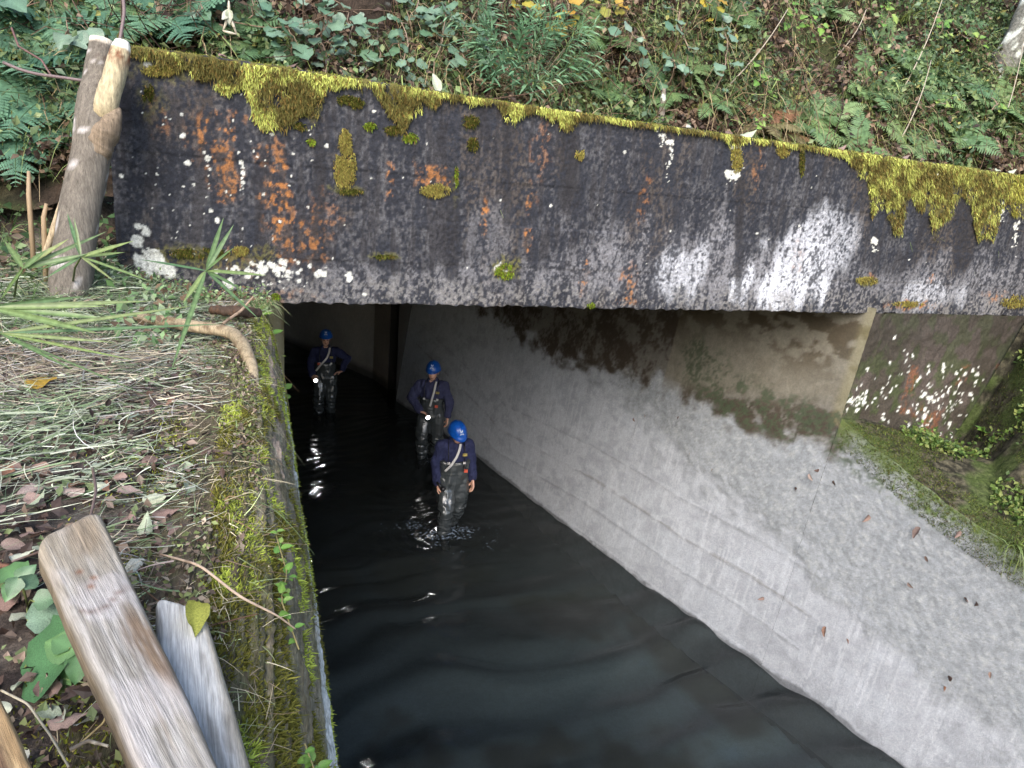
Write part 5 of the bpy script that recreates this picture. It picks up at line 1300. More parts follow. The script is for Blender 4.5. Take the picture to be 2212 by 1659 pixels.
def build_edge_litter():
    r = np.random.default_rng(47); n = 9000; y = r.uniform(.5, 4.6, n); t = r.uniform(.3, 4.6, n); kp = (fbm(np.stack([t*.3, y, t*0], 1), 2.5, 3, 671) > .42+.12*(t > 2.6)*(y < 2.4)); t, y = t[kp], y[kp]; n = len(t)
    P = cope_pt(t, y)+[0, 0, .012]; P[:, 2] += np.abs(r.normal(0, .008, n)); C = pal([hexc(104, 90, 78), hexc(76, 64, 56), hexc(136, 124, 108), hexc(110, 118, 74), hexc(88, 96, 56)], n, r, var=.3)
    V, Q, Cc = leaf_cloud(P, r.uniform(.006, .024, n), C, r, aspect=.6)
    m_ = 3200; y = r.uniform(.5, 4.8, m_); t = r.uniform(.3, 5.2, m_); P2 = cope_pt(t, y)+[0, 0, .010]; a = r.uniform(0, 6.28, m_); D = np.stack([np.cos(a), np.sin(a), r.normal(.05, .15, m_)], 1)
    C2 = pal([hexc(170, 160, 134), hexc(126, 112, 92), hexc(96, 80, 66), hexc(130, 140, 98)], m_, r, var=.3); V2, Q2, Cc2 = ribbons(P2, D, r.uniform(.02, .09, m_), r.uniform(.0005, .0012, m_), C2, r, sag=.15, seg=3)
    put('leaf_litter', raw_mesh('leaf_litter', np.concatenate([V, V2]), np.concatenate([Q, Q2+len(V)]), np.concatenate([Cc, Cc2])), M_straw, kind='stuff', label='fine litter and straw along the rim of the left bank')
build_edge_litter()
# hanging leafy curtain at the far right end under the beam
# ================================================================ left bank: cut grass and litter
def build_bank_cover():
    r = np.random.default_rng(51)
    n = 46000; x = -.16-3.3*r.uniform(0, 1, n)**1.0; y = .35+5.0*r.uniform(0, 1, n)**.8
    P = np.stack([x, y, x*0], 1); dens = fbm(P, 1.7, 3, 651)+.16*sstep(1.3, 2.1, y)-.06+.06*sstep(-.3, -.6, x); kp = r.uniform(0, 1, n) < sstep(.38, .56, dens); x, y = x[kp], y[kp]; n = len(x)
    z = bank_z(x, y)+.012+np.abs(r.normal(0, .022, n)); P = np.stack([x, y, z], 1)
    field = 6.28*vnoise(P, (1.6, 1.6, 0.01), 652); ang = np.where(r.uniform(0, 1, n) < .65, .25*field+r.normal(-.35, .5, n), r.uniform(0, 6.28, n))
    D = np.stack([np.cos(ang), np.sin(ang), r.normal(.03, .12, n)], 1)*np.where(r.uniform(0, 1, n) < .5, 1, -1)[:, None]; D[:, 2] = np.abs(D[:, 2])*.8
    g = pal([hexc(118, 132, 100), hexc(146, 154, 132), hexc(94, 112, 80), hexc(164, 168, 152)], n, r); s_ = pal([hexc(186, 176, 152), hexc(148, 134, 116), hexc(116, 102, 94), hexc(166, 162, 156)], n, r)
    tt = fbm(P, (1.2, 1.2, .01), 3, 653)+r.normal(0, .09, n); C = np.where((tt > .49)[:, None], g, s_)*np.exp(r.normal(.08, .26, (n, 1)))
    L = r.uniform(.04, .26, n)*np.where(x > -.5, .6, 1.0); W = r.uniform(.0006, .0019, n)*(1+.2*y)
    V, Q, Cc = ribbons(P, D, L, W, C, r, sag=.10, seg=4); V[:, 2] = np.maximum(V[:, 2], bank_z(V[:, 0], V[:, 1])+.006)
    put('cut_grass', raw_mesh('cut_grass', V, Q, Cc), M_straw, kind='stuff', label='mat of cut grass and straw lying on the left bank')
    n = 17000; x = -.12-3.0*r.uniform(0, 1, n); y = .35+4.8*r.uniform(0, 1, n)**1.1; P = np.stack([x, y, bank_z(x, y)+.01+np.abs(r.normal(0, .012, n))], 1)
    C = pal([hexc(98, 80, 70), hexc(70, 56, 50), hexc(128, 112, 100), hexc(54, 44, 42), hexc(110, 124, 84)], n, r); V, Q, Cc = leaf_cloud(P, r.uniform(.012, .045, n), C, r, aspect=.6)
    put('leaf_litter', raw_mesh('leaf_litter', V, Q, Cc, smooth=False), M_stuff, kind='stuff', label='small brown leaf litter on the left bank')
    # standing weeds at the left and at the beam foot
    n = 6500; x = r.uniform(-4.5, -.5, n); y = r.uniform(3.4, 5.6, n); P = np.stack([x, y, x*0], 1); kp = fbm(P, 1.5, 3, 661)+.12*sstep(-1.0, -2.2, x)+.1*sstep(4.4, 4.9, y) > .52; kp &= ~((x > -.85) & (y > 5.05)); x, y = x[kp], y[kp]; n = len(x)
    P = np.stack([x, y, bank_z(x, y)], 1); D = np.stack([r.normal(0, .5, n), r.normal(-.2, .4, n), r.uniform(.5, 1, n)], 1); C = pal([hexc(104, 134, 82), hexc(128, 150, 104), hexc(84, 112, 64), hexc(160, 158, 116)], n, r)
    V, Q, Cc = ribbons(P, D, r.uniform(.08, .3, n), r.uniform(.002, .004, n), C, r, sag=.6, seg=4)
    m_ = 7000; x = r.uniform(-4.5, -.4, m_); y = r.uniform(3.6, 5.9, m_); P = np.stack([x, y, x*0], 1); kp = fbm(P, 1.8, 3, 662)+.10*sstep(-1.0, -2.2, x)+.1*sstep(4.3, 4.9, y) > .53; kp &= ~((x > -.85) & (y > 5.03)); x, y = x[kp], y[kp]; m_ = len(x)
    P2 = np.stack([x, y, bank_z(x, y)+np.abs(r.normal(.03, .08, m_))], 1); C2 = pal([hexc(120, 150, 104), hexc(150, 168, 132), hexc(92, 124, 76), hexc(110, 92, 74)], m_, r); V2, Q2, Cc2 = leaf_cloud(P2, r.uniform(.025, .075, m_), C2, r, aspect=.55)
    put('weeds', raw_mesh('weeds', np.concatenate([V, V2]), np.concatenate([Q, Q2+len(V)]), np.concatenate([Cc, Cc2])), M_stuff, kind='stuff', label='green weeds growing along the foot of the beam and on the upper left bank')
build_bank_cover()
# long overhanging grasses at the channel edge
def build_edge_grass():
    r = np.random.default_rng(52); n = 900; y = r.uniform(1.9, 5.0, n); t = r.uniform(1.0, 4.6, n); P = cope_pt(t, y); D = np.stack([r.normal(.5, .5, n), r.normal(-.3, .6, n), r.normal(.25, .3, n)], 1)
    C = pal([hexc(150, 150, 116), hexc(120, 138, 92), hexc(170, 156, 124), hexc(128, 104, 78)], n, r); V, Q, Cc = ribbons(P, D, r.uniform(.06, .2, n), r.uniform(.001, .0018, n), C, r, sag=1.3, seg=7)
    put('edge_grass', raw_mesh('edge_grass', V, Q, Cc), M_straw, kind='stuff', label='thin dry grasses drooping over the left channel edge')
build_edge_grass()

# fallen leaves: each one an object
D_mesh = [leaf_mesh('fallen_leaf', 1.0, .27, 7, 'ovate', .4*s, .25*s, .16, 1.15, 70+k, .03) for k, s in enumerate((1, -1, 1.5, .6, -1.4))]
D_dead = LM(D_mesh, M_dead); D_pale = LM(D_mesh, M_pale); D_yel = LM(D_mesh[:2], M_yellow)
rl = np.random.default_rng(61)
def fallen(p, size, ms, label, group=None, n=(0, 0, 1), k=0, d=None):
    a = rl.uniform(0, 6.28); d = d or (math.cos(a), math.sin(a), rl.normal(0, .1))
    o = child('fallen_leaf', ms[k % len(ms)], None, None, p, d, n, size)
    tag(o, label=label, category='leaf', group=group); return o
cnt = 0
while cnt < 95:
    px = rl.uniform(0, 560); py = rl.uniform(780, 1659)
    if py < 1000 and rl.random() < .5: continue
    if py > 1300 and rl.random() < .55: continue
    if 75 < px < 470 and py > 1110+(px-150)*1.2-120 and py > 1080 and abs(px-(150+(py-1110)*.38)) < 110: continue
    p = bank_pt(px, py)
    if p[0] > -.16: continue
    far = np.linalg.norm(p-EYE)
    pale = rl.random() < .25
    if py > 1250 and px < 300: zone = 'on the dark soil left of the big board'
    elif py > 1060 and px < 150: zone = 'at the left edge above the end of the big board'
    elif py > 1060 and px < 330: zone = 'just above the rounded end of the big board'
    elif py > 1060: zone = 'between the big board and the mossy edge'
    elif py > 900 and px < 200: zone = 'by the left edge below the yellow blotched leaf'
    elif py > 900 and px < 380: zone = 'in the cut grass halfway up the left bank'
    elif py > 900: zone = 'near the mossy edge below the bent branch'
    elif px < 250: zone = 'in the cut grass below the strap-leaved plants'
    else: zone = 'in the cut grass just below the bent branch'
    cw = ('pale bleached' if pale else 'curled dull brown'); lb = cw+' leaf '+zone
    fallen((p[0], p[1], p[2]+.03), rl.uniform(.04, .075)*(.85+.08*far), D_pale if pale else D_dead, lb, cw+' leaves '+zone, (rl.normal(0, .45), rl.normal(-.2, .4), 1), cnt); cnt += 1
WL = [(1376, 903, .05), (1400, 895, .04), (1475, 900, .035), (1498, 978, .035), (1546, 1012, .03), (1757, 1023, .06), (1778, 1015, .05), (1731, 1055, .055), (1811, 1038, .07), (1887, 1112, .07), (1996, 1138, .09), (2085, 1146, .06), (1971, 1257, .05), (2010, 1200, .05), (1660, 1290, .055), (1792, 1352, .08), (1838, 1378, .04), (2098, 1290, .06), (2067, 1465, .07), (2050, 1480, .035), (2150, 1450, .04), (2120, 1300, .05), (1270, 1290, .035)]
for k, (px, py, s) in enumerate(WL[:-1]):
    y, z = wall_pt(px, py); x = float(wall_x(y, z))-.05
    where = 'high on' if py < 1050 else ('middle of' if py < 1300 else 'low on')
    fallen((x, y, z), s*1.25, D_dead, 'small reddish brown leaf stuck '+where+' the right channel wall', 'leaves stuck '+where+' the right wall', (-1, 0, .2+rl.normal(0, .2)), k, (rl.normal(0, .3), rl.normal(0, .7), -.6))
for k, (px, lb, s, ms) in enumerate([(945, 'large pale leaf standing upright on top of the beam', .13, D_pale), (1610, 'crumpled white leaf lying on the beam top left of the rusty fern', .15, D_pale), (1490, 'flat pale leaf on the beam top in the middle', .10, D_pale), (1575, 'brown leaf on the beam top beside the crumpled white leaf', .09, D_dead), (1820, 'curled brown leaf on the beam top right of the upright ferns', .09, D_dead), (1900, 'pale brown leaf on the beam top above the right moss', .09, D_dead), (1960, 'tan leaf on the right part of the beam top', .08, D_dead), (2000, 'reddish leaf on the right part of the beam top', .09, D_dead), (2160, 'tan leaf on the beam top at the right edge', .1, D_pale), (2190, 'second pale leaf on the beam top at the right edge', .09, D_pale), (1250, 'tiny brown leaf on the beam top above the middle moss', .06, D_dead), (620, 'dark brown leaf on the beam top above the thick moss', .07, D_dead), (470, 'dead leaf on the left part of the beam top', .07, D_dead)]):
    X = bpt(px, 60+.1437*px)[0]; tz = float(np.interp(X, [-0.9, 0.04, 1.27, 3.15, 6.87, 11.5], [5.31, 5.30, 5.26, 5.22, 5.17, 5.12]))
    if k == 0: fallen((X+.02, float(beam_y(X))+.06, tz+.0), s, ms, lb, None, (.2, -1, .1), k, (-.25, .1, 1))
    else: fallen((X, float(beam_y(X))+.05, tz+.012), s, ms, lb, None, (rl.normal(0, .3), -.5, 1), k, (1, .2, .15))

# ---------------------------------------------------------------- strap-leaved plants, broad-leaved plant, seedlings
L_strap = [leaf_mesh('blade', 1.0, .05, 10, 'strap', .35, .15, .04, 1.35, s) for s in (1, 2, 3)]
def straps(name, c, tips, depth, label, widths=.05, dz=0.0):
    C0 = at_d(c[0], c[1], depth); e = empty(name, tuple(C0), label=label, category='plant', group=None)
    r = np.random.default_rng(abs(int(c[0]))+5)
    for k, (px, py, dd) in enumerate(tips):
        T = at_d(px, py, depth+dd); d = T-C0; L = np.linalg.norm(d)
        me = leaf_mesh('blade', 1.0*L, widths*r.uniform(.6, 1.0)*.30/1.0, 10, 'strap', .3, .0, .02, 1.35, k)
        me.materials.append(M_palm); child('blade', me, None, e, tuple(C0), tuple(d), tuple(-ray(*c)+np.array([0, 0, .7])+r.normal(0, .3, 3)))
    mb = MB(); g = bank_pt(c[0]-20, c[1]+70); mb.tube([np.zeros(3), (g-C0)*.5+[0, 0, .04], g-C0], [.004, .005, .006], 5, c=hexc(104, 120, 70)); put('stem', mb.mesh('stem'), M_stuff, e)
straps('strap_plant', (445, 585), [(505, 485, .1), (483, 470, .15), (395, 655, -.1), (505, 535, -.05), (575, 595, -.1), (520, 625, -.12), (560, 690, -.35), (370, 800, -.45), (300, 560, .1)], 3.35, 'palm-like plant with long narrow blades before the left end of the beam', .042)
straps('strap_plant', (175, 555), [(145, 460, .1), (160, 470, .0), (290, 520, 0.), (270, 545, .1), (250, 610, -.2), (100, 600, -.1), (330, 610, .0), (60, 590, .1)], 3.3, 'palm-like plant with narrow blades crossing the foot of the forked post', .034)
straps('strap_plant', (50, 580), [(150, 515, .1), (190, 548, .1), (0, 650, .1), (230, 500, .2), (10, 520, .2), (100, 540, 0)], 3.2, 'bright yellow-green strap-leaved plant left of the forked post', .05)
straps('strap_plant', (-20, 665), [(180, 640, .2), (230, 662, .1), (330, 650, .3), (120, 700, 0), (210, 720, -.1), (250, 690, .1)], 2.9, 'broad pale green blades reaching in from the left edge over the grass', .055)
straps('strap_plant', (0, 720), [(420, 660, .4), (300, 780, -.2), (330, 860, -.4), (250, 740, .0), (480, 700, .4), (160, 800, -.3)], 2.75, 'long cut green blades lying across the grass at the left edge', .030)
def broad_plant(leaves, label, depth, ms, cat='plant', name='broad_leaved_plant', root=None):
    C0 = at_d(*root, depth); C0 = bank_pt(*root); e = empty(name, tuple(C0), label=label, category=cat); st = MB()
    for k, (bx, by, tx, ty, w) in enumerate(leaves):
        dd = np.linalg.norm(C0-EYE)/np.linalg.norm(ray(*root))-.05; A = at_d(bx, by, dd-.04); T = at_d(tx, ty, dd-.03*(k % 3)); d = T-A
        child('leaf', ms[k % len(ms)], None, e, tuple(A), tuple(d), tuple(-ray(bx, by)+np.array([0, 0, .5])), np.linalg.norm(d)); st.tube([np.zeros(3), (A-C0)*.5+[0, 0, .01], A-C0], .002, 4, c=hexc(120, 130, 80))
    put('stem', st.mesh('stem'), M_stuff, e)
M_broad = leaf_mat('broad_leaf', [hexc(84, 122, 80), hexc(104, 138, 88), hexc(74, 112, 76)], 0.35, .25, nsc=60)
LB = LM(L_heart, M_broad)
broad_plant([(150, 1415, 5, 1445, 1), (165, 1405, 90, 1380, 1), (175, 1415, 160, 1480, 1), (150, 1440, 85, 1500, 1), (150, 1400, 110, 1375, 1)], 'plant with large glossy green leaves left of the big board', 1.7, LB, root=(155, 1430))
broad_plant([(60, 1340, 150, 1320, 1), (75, 1300, 130, 1285, 1), (40, 1250, 15, 1290, 1), (50, 1270, 80, 1235, 1)], 'small plant with pale speckled leaves at the left edge above the glossy plant', 1.7, LH, root=(60, 1310))
broad_plant([(35, 1250, 0, 1215, 1), (40, 1255, 75, 1220, 1), (30, 1260, 10, 1300, 1)], 'little heart-leaved seedling at the left edge by the big board', 1.8, LB, root=(35, 1270), name='seedling')
LLm = LM(L_heart, M_lime)
LIM = leaf_mesh('leaf', 1.0, .30, 6, 'ovate', .2, .15, .05, 1.25, 9); LIM.materials.append(M_lime)
def creeper(pts, n, size, label, seed):
    r = np.random.default_rng(seed); P = np.array([cope_pt(t, y) for (t, y) in pts]); t = np.linspace(0, len(P)-1, 14); P = np.stack([np.interp(t, range(len(P)), P[:, i]) for i in range(3)], 1)+[.02, 0, .02]
    e = empty('creeper', tuple(P[0]), label=label, category='creeper'); mb = MB(); mb.tube(P-P[0], .0018, 4, c=hexc(150, 140, 96)); put('stem', mb.mesh('stem'), M_stuff, e)
    for k in range(n):
        q = P[int(13*k/n)]+r.normal(0, .008, 3); a = r.uniform(0, 6.28); child('leaf', LIM, None, e, tuple(q), (math.cos(a), math.sin(a), .35), (.3, -.3, 1), size*r.uniform(.7, 1.2))
creeper([(5.0, 1.85), (5.6, 1.7), (5.2, 1.55), (6.0, 1.42)], 24, .028, 'bright green creeper with small pointed leaves on the mossy edge', 1)
0 and creeper([(7.0, 1.75), (7.4, 1.62), (6.8, 1.5), (7.0, 1.38)], 24, .034, 'second bright green creeper nearer the water on the mossy edge', 2)
creeper([(6.0, 1.14), (6.6, 1.10), (6.2, 1.05)], 12, .028, 'small green creeper low on the mossy edge close to the grey plank', 3)
0 and creeper([(4.6, 2.6), (5.4, 2.4), (5.0, 2.2)], 14, .04, 'sparse creeper on the edge halfway to the beam', 4)
creeper([(4.0, 4.9), (6.5, 4.85), (9.0, 4.8), (11.0, 4.75)], 9, .075, 'glossy creeper with larger leaves hanging into the opening at the beam corner', 5)
def small_fern(px, py, n, size, label):
    p = bank_pt(px, py); fern(p+[0, 0, .02], n, size, 'plain', label, lean=(0, -.2, .5), group=None, seed=int(px))
small_fern(500, 615, 5, .2, 'tiny bright fern at the foot of the beam near the opening')
small_fern(330, 600, 6, .22, 'small fern at the foot of the beam below the white lichen')
p = rb_pt(2195, 1180); e = empty('grass_tuft', tuple(p), label='arching green grass tuft at the right edge on the channel wall head', category='grass tuft'); child('blades', TUF[1], None, e, tuple(p), (0, 1, 0), (-.2, -.3, 1), 1.1)
p = rb_pt(2120, 940); e = empty('seedling', tuple(p), label='bright leafy seedling at the foot of the mossy right bank', category='plant')
for k in range(7):
    a = k*.9; child('leaf', LIM, None, e, tuple(p+np.array([0, -.02, .05])), (math.cos(a), math.sin(a)-.4, .3), (0, -.3, 1), .10)

# ================================================================ post, logs, boards
M_bark = attr_mat('bark', fine=((70, 0.6, 1.35), (220, 0.7, 1.3)), stretch=(1, 1, .14), bumpd=0.012, bs=(80,), rough=0.9, spec=.15)
M_wood = attr_mat('bare_wood', fine=((130, 0.66, 1.25), (500, 0.66, 1.3)), stretch=(1, .035, 1), bumpd=0.006, bs=(260,), rough=0.85, spec=.2)
def px_tube(name, pts, depth, mat, col, parent, C0, sides=20, seed=0, colf=None, wob=.12, squash=1.0):
    P = np.array([at_d(a, b, d_ if d_ else depth) for (a, b, w, d_) in pts]); R = np.array([w*K/FPX*(d_ if d_ else depth)/2*.92 for (a, b, w, d_) in pts])
    t = np.linspace(0, len(P)-1, 60); P = np.stack([np.interp(t, range(len(P)), P[:, i]) for i in range(3)], 1); R = np.interp(t, range(len(R)), R)
    ker = np.ones(7)/7; Pp = np.pad(P, ((3, 3), (0, 0)), 'edge'); P = np.stack([np.convolve(Pp[:, i], ker, 'valid') for i in range(3)], 1)
    mb = MB(); mb.tube(P-C0, R, sides, squash=squash); V = mb.V[0]; k = 60*sides; ax = np.repeat(P-C0, sides, 0); dd = V[:k]-ax
    n1 = fbm(V, (26, 26, 5), 4, seed); V[:k] += dd*(wob*2*(n1[:k]-.5))[:, None]
    s = np.concatenate([np.repeat(np.linspace(0, 1, 60), sides), [0, 1]])
    c = np.tile(col, (len(V), 1))*(.62+.76*fbm(V, (70, 70, 9), 4, seed+1))[:, None]
    if colf: c = colf(c, s, V, n1)
    mb.C[0] = c; return put(name, mb.mesh(name), mat, parent)
def forked_post():
    dp = 4.02; C0 = at_d(145, 660, dp); e = empty('forked_post', tuple(C0), label='thick forked wooden post with a freshly cut tip before the left end of the beam', category='post')
    def cf(c, s, V, n1):
        sp = sstep(.70, .72, fbm(V, (16, 16, 16), 2, 9)); c = mixc(c, hexc(190, 186, 184), sp*.7)
        c = mixc(c, hexc(206, 194, 176), sstep(.955, .972, s+.02*(n1-.5)))
        dk = np.exp(-((s-.89)/.035)**2)*sstep(.5, .6, fbm(V, (30, 30, 30), 3, 4)); return mixc(c, hexc(60, 44, 38), dk*.8)
    px_tube('trunk', [(118, 780, 100, 0), (135, 715, 96, 0), (150, 640, 88, 0), (162, 520, 88, 0), (178, 420, 86, 0), (200, 330, 84, 0), (208, 270, 92, 0), (212, 215, 84, 0), (212, 165, 66, 0), (218, 120, 56, 0), (222, 82, 52, 0)], dp, M_bark, hexc(104, 98, 90), e, C0, 24, 701, cf, .10)
    def cf2(c, s, V, n1):
        c = mixc(c, hexc(140, 122, 88), 1-sstep(.0, .25, s)); st = np.exp(-((s-.66)/.10)**2)*(V[:, 0] > np.median(V[:, 0])-.02); c = mixc(c, hexc(98, 52, 34), st*.9*sstep(.35, .5, n1)); return mixc(c, hexc(222, 216, 202), sstep(.76, .80, s+.06*(n1-.5)))
    px_tube('cut_branch', [(205, 262, 60, dp-.02), (228, 228, 52, dp-.05), (243, 180, 50, dp-.07), (255, 130, 46, dp-.08), (262, 104, 42, dp-.08), (264, 88, 30, dp-.08)], dp, M_bark, hexc(172, 160, 132), e, C0, 20, 703, cf2, .18)
    px_tube('knot', [(258, 232, 8, dp-.03), (250, 250, 34, dp-.04), (232, 278, 62, dp-.03), (214, 306, 78, dp-.01), (200, 340, 72, dp)], dp, M_bark, hexc(122, 108, 92), e, C0, 16, 705, None, .35)
    px_tube('split_side', [(95, 560, 30, dp+.04), (122, 490, 44, dp+.03), (150, 400, 34, dp+.03), (166, 330, 14, dp+.02)], dp, M_bark, hexc(168, 152, 126), e, C0, 12, 707, None, .1, .5)
forked_post()
def foot_weeds():
    r = np.random.default_rng(77); V = []; g = march(140, 690, bank_z, .5, 8, .01); n = 500
    P = np.stack([g[0]+r.normal(0, .16, n), g[1]+r.normal(-.06, .12, n), np.zeros(n)], 1); P[:, 2] = bank_z(P[:, 0], P[:, 1]); D = np.stack([r.normal(0, .6, n), r.normal(-.2, .5, n), r.uniform(.3, 1, n)], 1)
    V, Q, C = ribbons(P, D, r.uniform(.05, .2, n), r.uniform(.0015, .003, n), pal([hexc(140, 158, 118), hexc(176, 172, 140), hexc(112, 134, 90)], n, r), r, sag=.7, seg=4)
    put('weeds', raw_mesh('weeds', V, Q, C), M_straw, kind='stuff', label='grass and weeds round the foot of the forked post')
foot_weeds()
def beam_foot_weeds():
    r = np.random.default_rng(78); n = 2600; x = r.uniform(-1.0, .02, n); y = 5.04-np.abs(r.normal(0, .16, n)); P = np.stack([x, y, bank_z(x, y)+.01], 1); kp = fbm(P, (5, 5, 1), 2, 681) > .42; P = P[kp]; n = len(P)
    D = np.stack([r.normal(0, .6, n), r.normal(-.35, .4, n), r.uniform(.2, 1, n)], 1); V, Q, C = ribbons(P, D, r.uniform(.04, .17, n), r.uniform(.0012, .003, n), pal([hexc(132, 150, 108), hexc(164, 160, 126), hexc(96, 122, 76)], n, r), r, sag=.8, seg=4)
    m_ = 1800; x = r.uniform(-1.0, 0, m_); y = 5.04-np.abs(r.normal(0, .12, m_)); P2 = np.stack([x, y, bank_z(x, y)+np.abs(r.normal(.02, .05, m_))], 1); V2, Q2, C2 = leaf_cloud(P2, r.uniform(.012, .04, m_), pal([hexc(120, 146, 96), hexc(150, 166, 128), hexc(92, 116, 70), hexc(104, 84, 66)], m_, r), r)
    m3 = 9000; x = r.uniform(-5.5, -.92, m3); y = r.uniform(4.7, 7.4, m3); z = np.maximum(bank_z(x, y), np.where(y > 5.6, hill_z(x, y), -9)); P3 = np.stack([x, y-.03, z+np.abs(r.normal(0, .10, m3))], 1); V3, Q3, C3 = leaf_cloud(P3, r.uniform(.03, .09, m3), pal([hexc(84, 108, 70), hexc(110, 130, 88), hexc(60, 84, 54), hexc(92, 76, 60)], m3, r), r)
    put('weeds', raw_mesh('weeds', np.concatenate([V, V2, V3]), np.concatenate([Q, Q2+len(V), Q3+len(V)+len(V2)]), np.concatenate([C, C2, C3])), M_stuff, kind='stuff', label='low weeds along the foot of the beam and behind the forked post')
beam_foot_weeds()
# curved bare log on the ground
def ground_log(name, pts, z, mat, col, label, cat, seed, colf=None, wob=.12, group=None):
    P = np.array([at_z(a, b, z+dz) for (a, b, w, dz) in pts]); R = [w*K/FPX*(at_z(a, b, z+dz)-EYE)@CF/2 for (a, b, w, dz) in pts]
    t = np.linspace(0, len(P)-1, 50); P = np.stack([np.interp(t, range(len(P)), P[:, i]) for i in range(3)], 1); R = np.interp(t, range(len(R)), R)
    ker = np.ones(5)/5; Pp = np.pad(P, ((2, 2), (0, 0)), 'edge'); P = np.stack([np.convolve(Pp[:, i], ker, 'valid') for i in range(3)], 1)
    mb = MB(); mb.tube(P-P[0], R, 18); V = mb.V[0]; k = 50*18; ax = np.repeat(P-P[0], 18, 0); n1 = fbm(V, (30, 30, 30), 4, seed); V[:k] += (V[:k]-ax)*(wob*2*(n1[:k]-.5))[:, None]
    c = np.tile(col, (len(V), 1))*(.6+.8*fbm(V, (12, 12, 60), 4, seed+1))[:, None]; c = mixc(c, hexc(84, 62, 46), sstep(.55, .65, n1)*.6); mb.C[0] = c
    o = put(name, mb.mesh(name), mat, None, label=label, category=cat, group=group); o.location = tuple(P[0]); return o
ground_log('bent_branch', [(290, 684, 18, -.01), (350, 693, 25, .0), (420, 706, 28, .01), (470, 712, 26, .01), (505, 720, 28, .0), (528, 750, 30, -.02), (546, 795, 24, -.06), (552, 840, 14, -.11)], 3.89, M_bark, hexc(150, 136, 112), 'bare bent branch lying on the cut grass and curving over the edge', 'branch', 711)
ground_log('rotten_log', [(455, 668, 18, .01), (520, 674, 24, .02), (610, 672, 20, 0.0)][:2]+[(560, 676, 20, -.01)], 3.885, M_bark, hexc(70, 58, 50), 'dark rotten log lying behind the bent branch', 'log', 713, None, .45)
for k, (pts, lb, col) in enumerate([
    ([(200, 1010, 6, .03), (208, 1060, 6, .05), (195, 1120, 6, .05), (120, 1180, 5, .04), (20, 1215, 5, .03)], 'curved thin grey twig lying left of the big board', (120, 104, 100)),
    ([(340, 1195, 4, .06), (430, 1220, 6, .10), (520, 1290, 6, .10), (600, 1330, 4, .04), (640, 1360, 3, -.02)], 'long straw-coloured stalk crossing the mossy edge', (186, 166, 146)),
    ([(330, 565, 5, .12), (450, 590, 5, .10), (520, 610, 5, .08), (600, 640, 4, .02)], 'thin stalk slanting down along the foot of the beam', (170, 154, 130)),
    ([(480, 700, 7, .04), (520, 672, 6, .10), (548, 640, 4, .18)], 'forked twig leaning over the rotten log', (160, 138, 118)),
    ([(0, 1490, 5, .03), (60, 1520, 5, .03), (110, 1590, 5, .03), (150, 1659, 5, .03)], 'pale rootlet on the dark soil by the bottom edge', (190, 182, 160)),
    ([(240, 1490, 4, .08), (225, 1560, 4, .05), (180, 1600, 4, .04), (155, 1625, 4, .03)], 'curled straw-coloured rootlet on the dark soil', (184, 166, 120)),
    ([(150, 1620, 8, .04), (190, 1600, 8, .04), (235, 1612, 6, .04)], 'bleached broken twig on the dark soil near the bottom edge', (206, 198, 180)),
    ([(160, 1385, 5, .05), (230, 1450, 5, .04), (300, 1500, 5, .03), (335, 1560, 4, .03)], 'dark thin twig running under the big board', (104, 92, 88)),
    ([(560, 1325, 3, 0), (420, 1360, 3, .04), (300, 1265, 3, .04)][::-1], 'wiry brown stem on the moss right of the big board', (120, 92, 72)),
    ([(0, 130, 7, .0), (0, 130, 7, .0)], None, None)]):
    if lb: ground_log('twig', pts, 3.82, M_stuff, hexc(*col), lb, 'twig', 720+k, None, .1, None)
# arching twig in front of the ferns, and sticks standing in the grass
P = np.array([at_d(*q, 4.6) for q in [(0, 132), (60, 158), (140, 168), (200, 178), (225, 150), (255, 110), (262, 70), (270, 20), (262, -20)]]); mb = MB(); t = np.linspace(0, 8, 40); Pp = np.stack([np.interp(t, range(9), P[:, i]) for i in range(3)], 1)
ker = np.ones(5)/5; q_ = np.pad(Pp, ((2, 2), (0, 0)), 'edge'); Pp = np.stack([np.convolve(q_[:, i], ker, 'valid') for i in range(3)], 1); mb.tube(Pp-Pp[0], .011, 6, c=hexc(128, 112, 112)); mb.tube([Pp[8]-Pp[0], at_d(90, 130, 4.65)-Pp[0], at_d(40, 100, 4.7)-Pp[0], at_d(25, 60, 4.7)-Pp[0]], .007, 5, c=hexc(118, 92, 88))
o = put('arching_twig', mb.mesh('arching_twig'), M_stuff, None, label='long arching bare twig passing behind the forked post', category='twig'); o.location = tuple(Pp[0])
for k, (a, b, lb) in enumerate([((62, 470), (62, 370), 'thin cut stick standing at the left of the forked post'), ((88, 500), (100, 440), 'short cut stick between the thin one and the forked post')]):
    A = at_d(*a, 4.0); B_ = at_d(*b, 4.0); mb = MB(); mb.tube([A-A-[0, 0, .3], (B_-A)*.5, B_-A], [.014, .013, .009], 8, c=hexc(168, 146, 118)); o = put('stick', mb.mesh('stick'), M_stuff, None, label=lb, category='stick', group='sticks standing in the grass'); o.location = tuple(A)
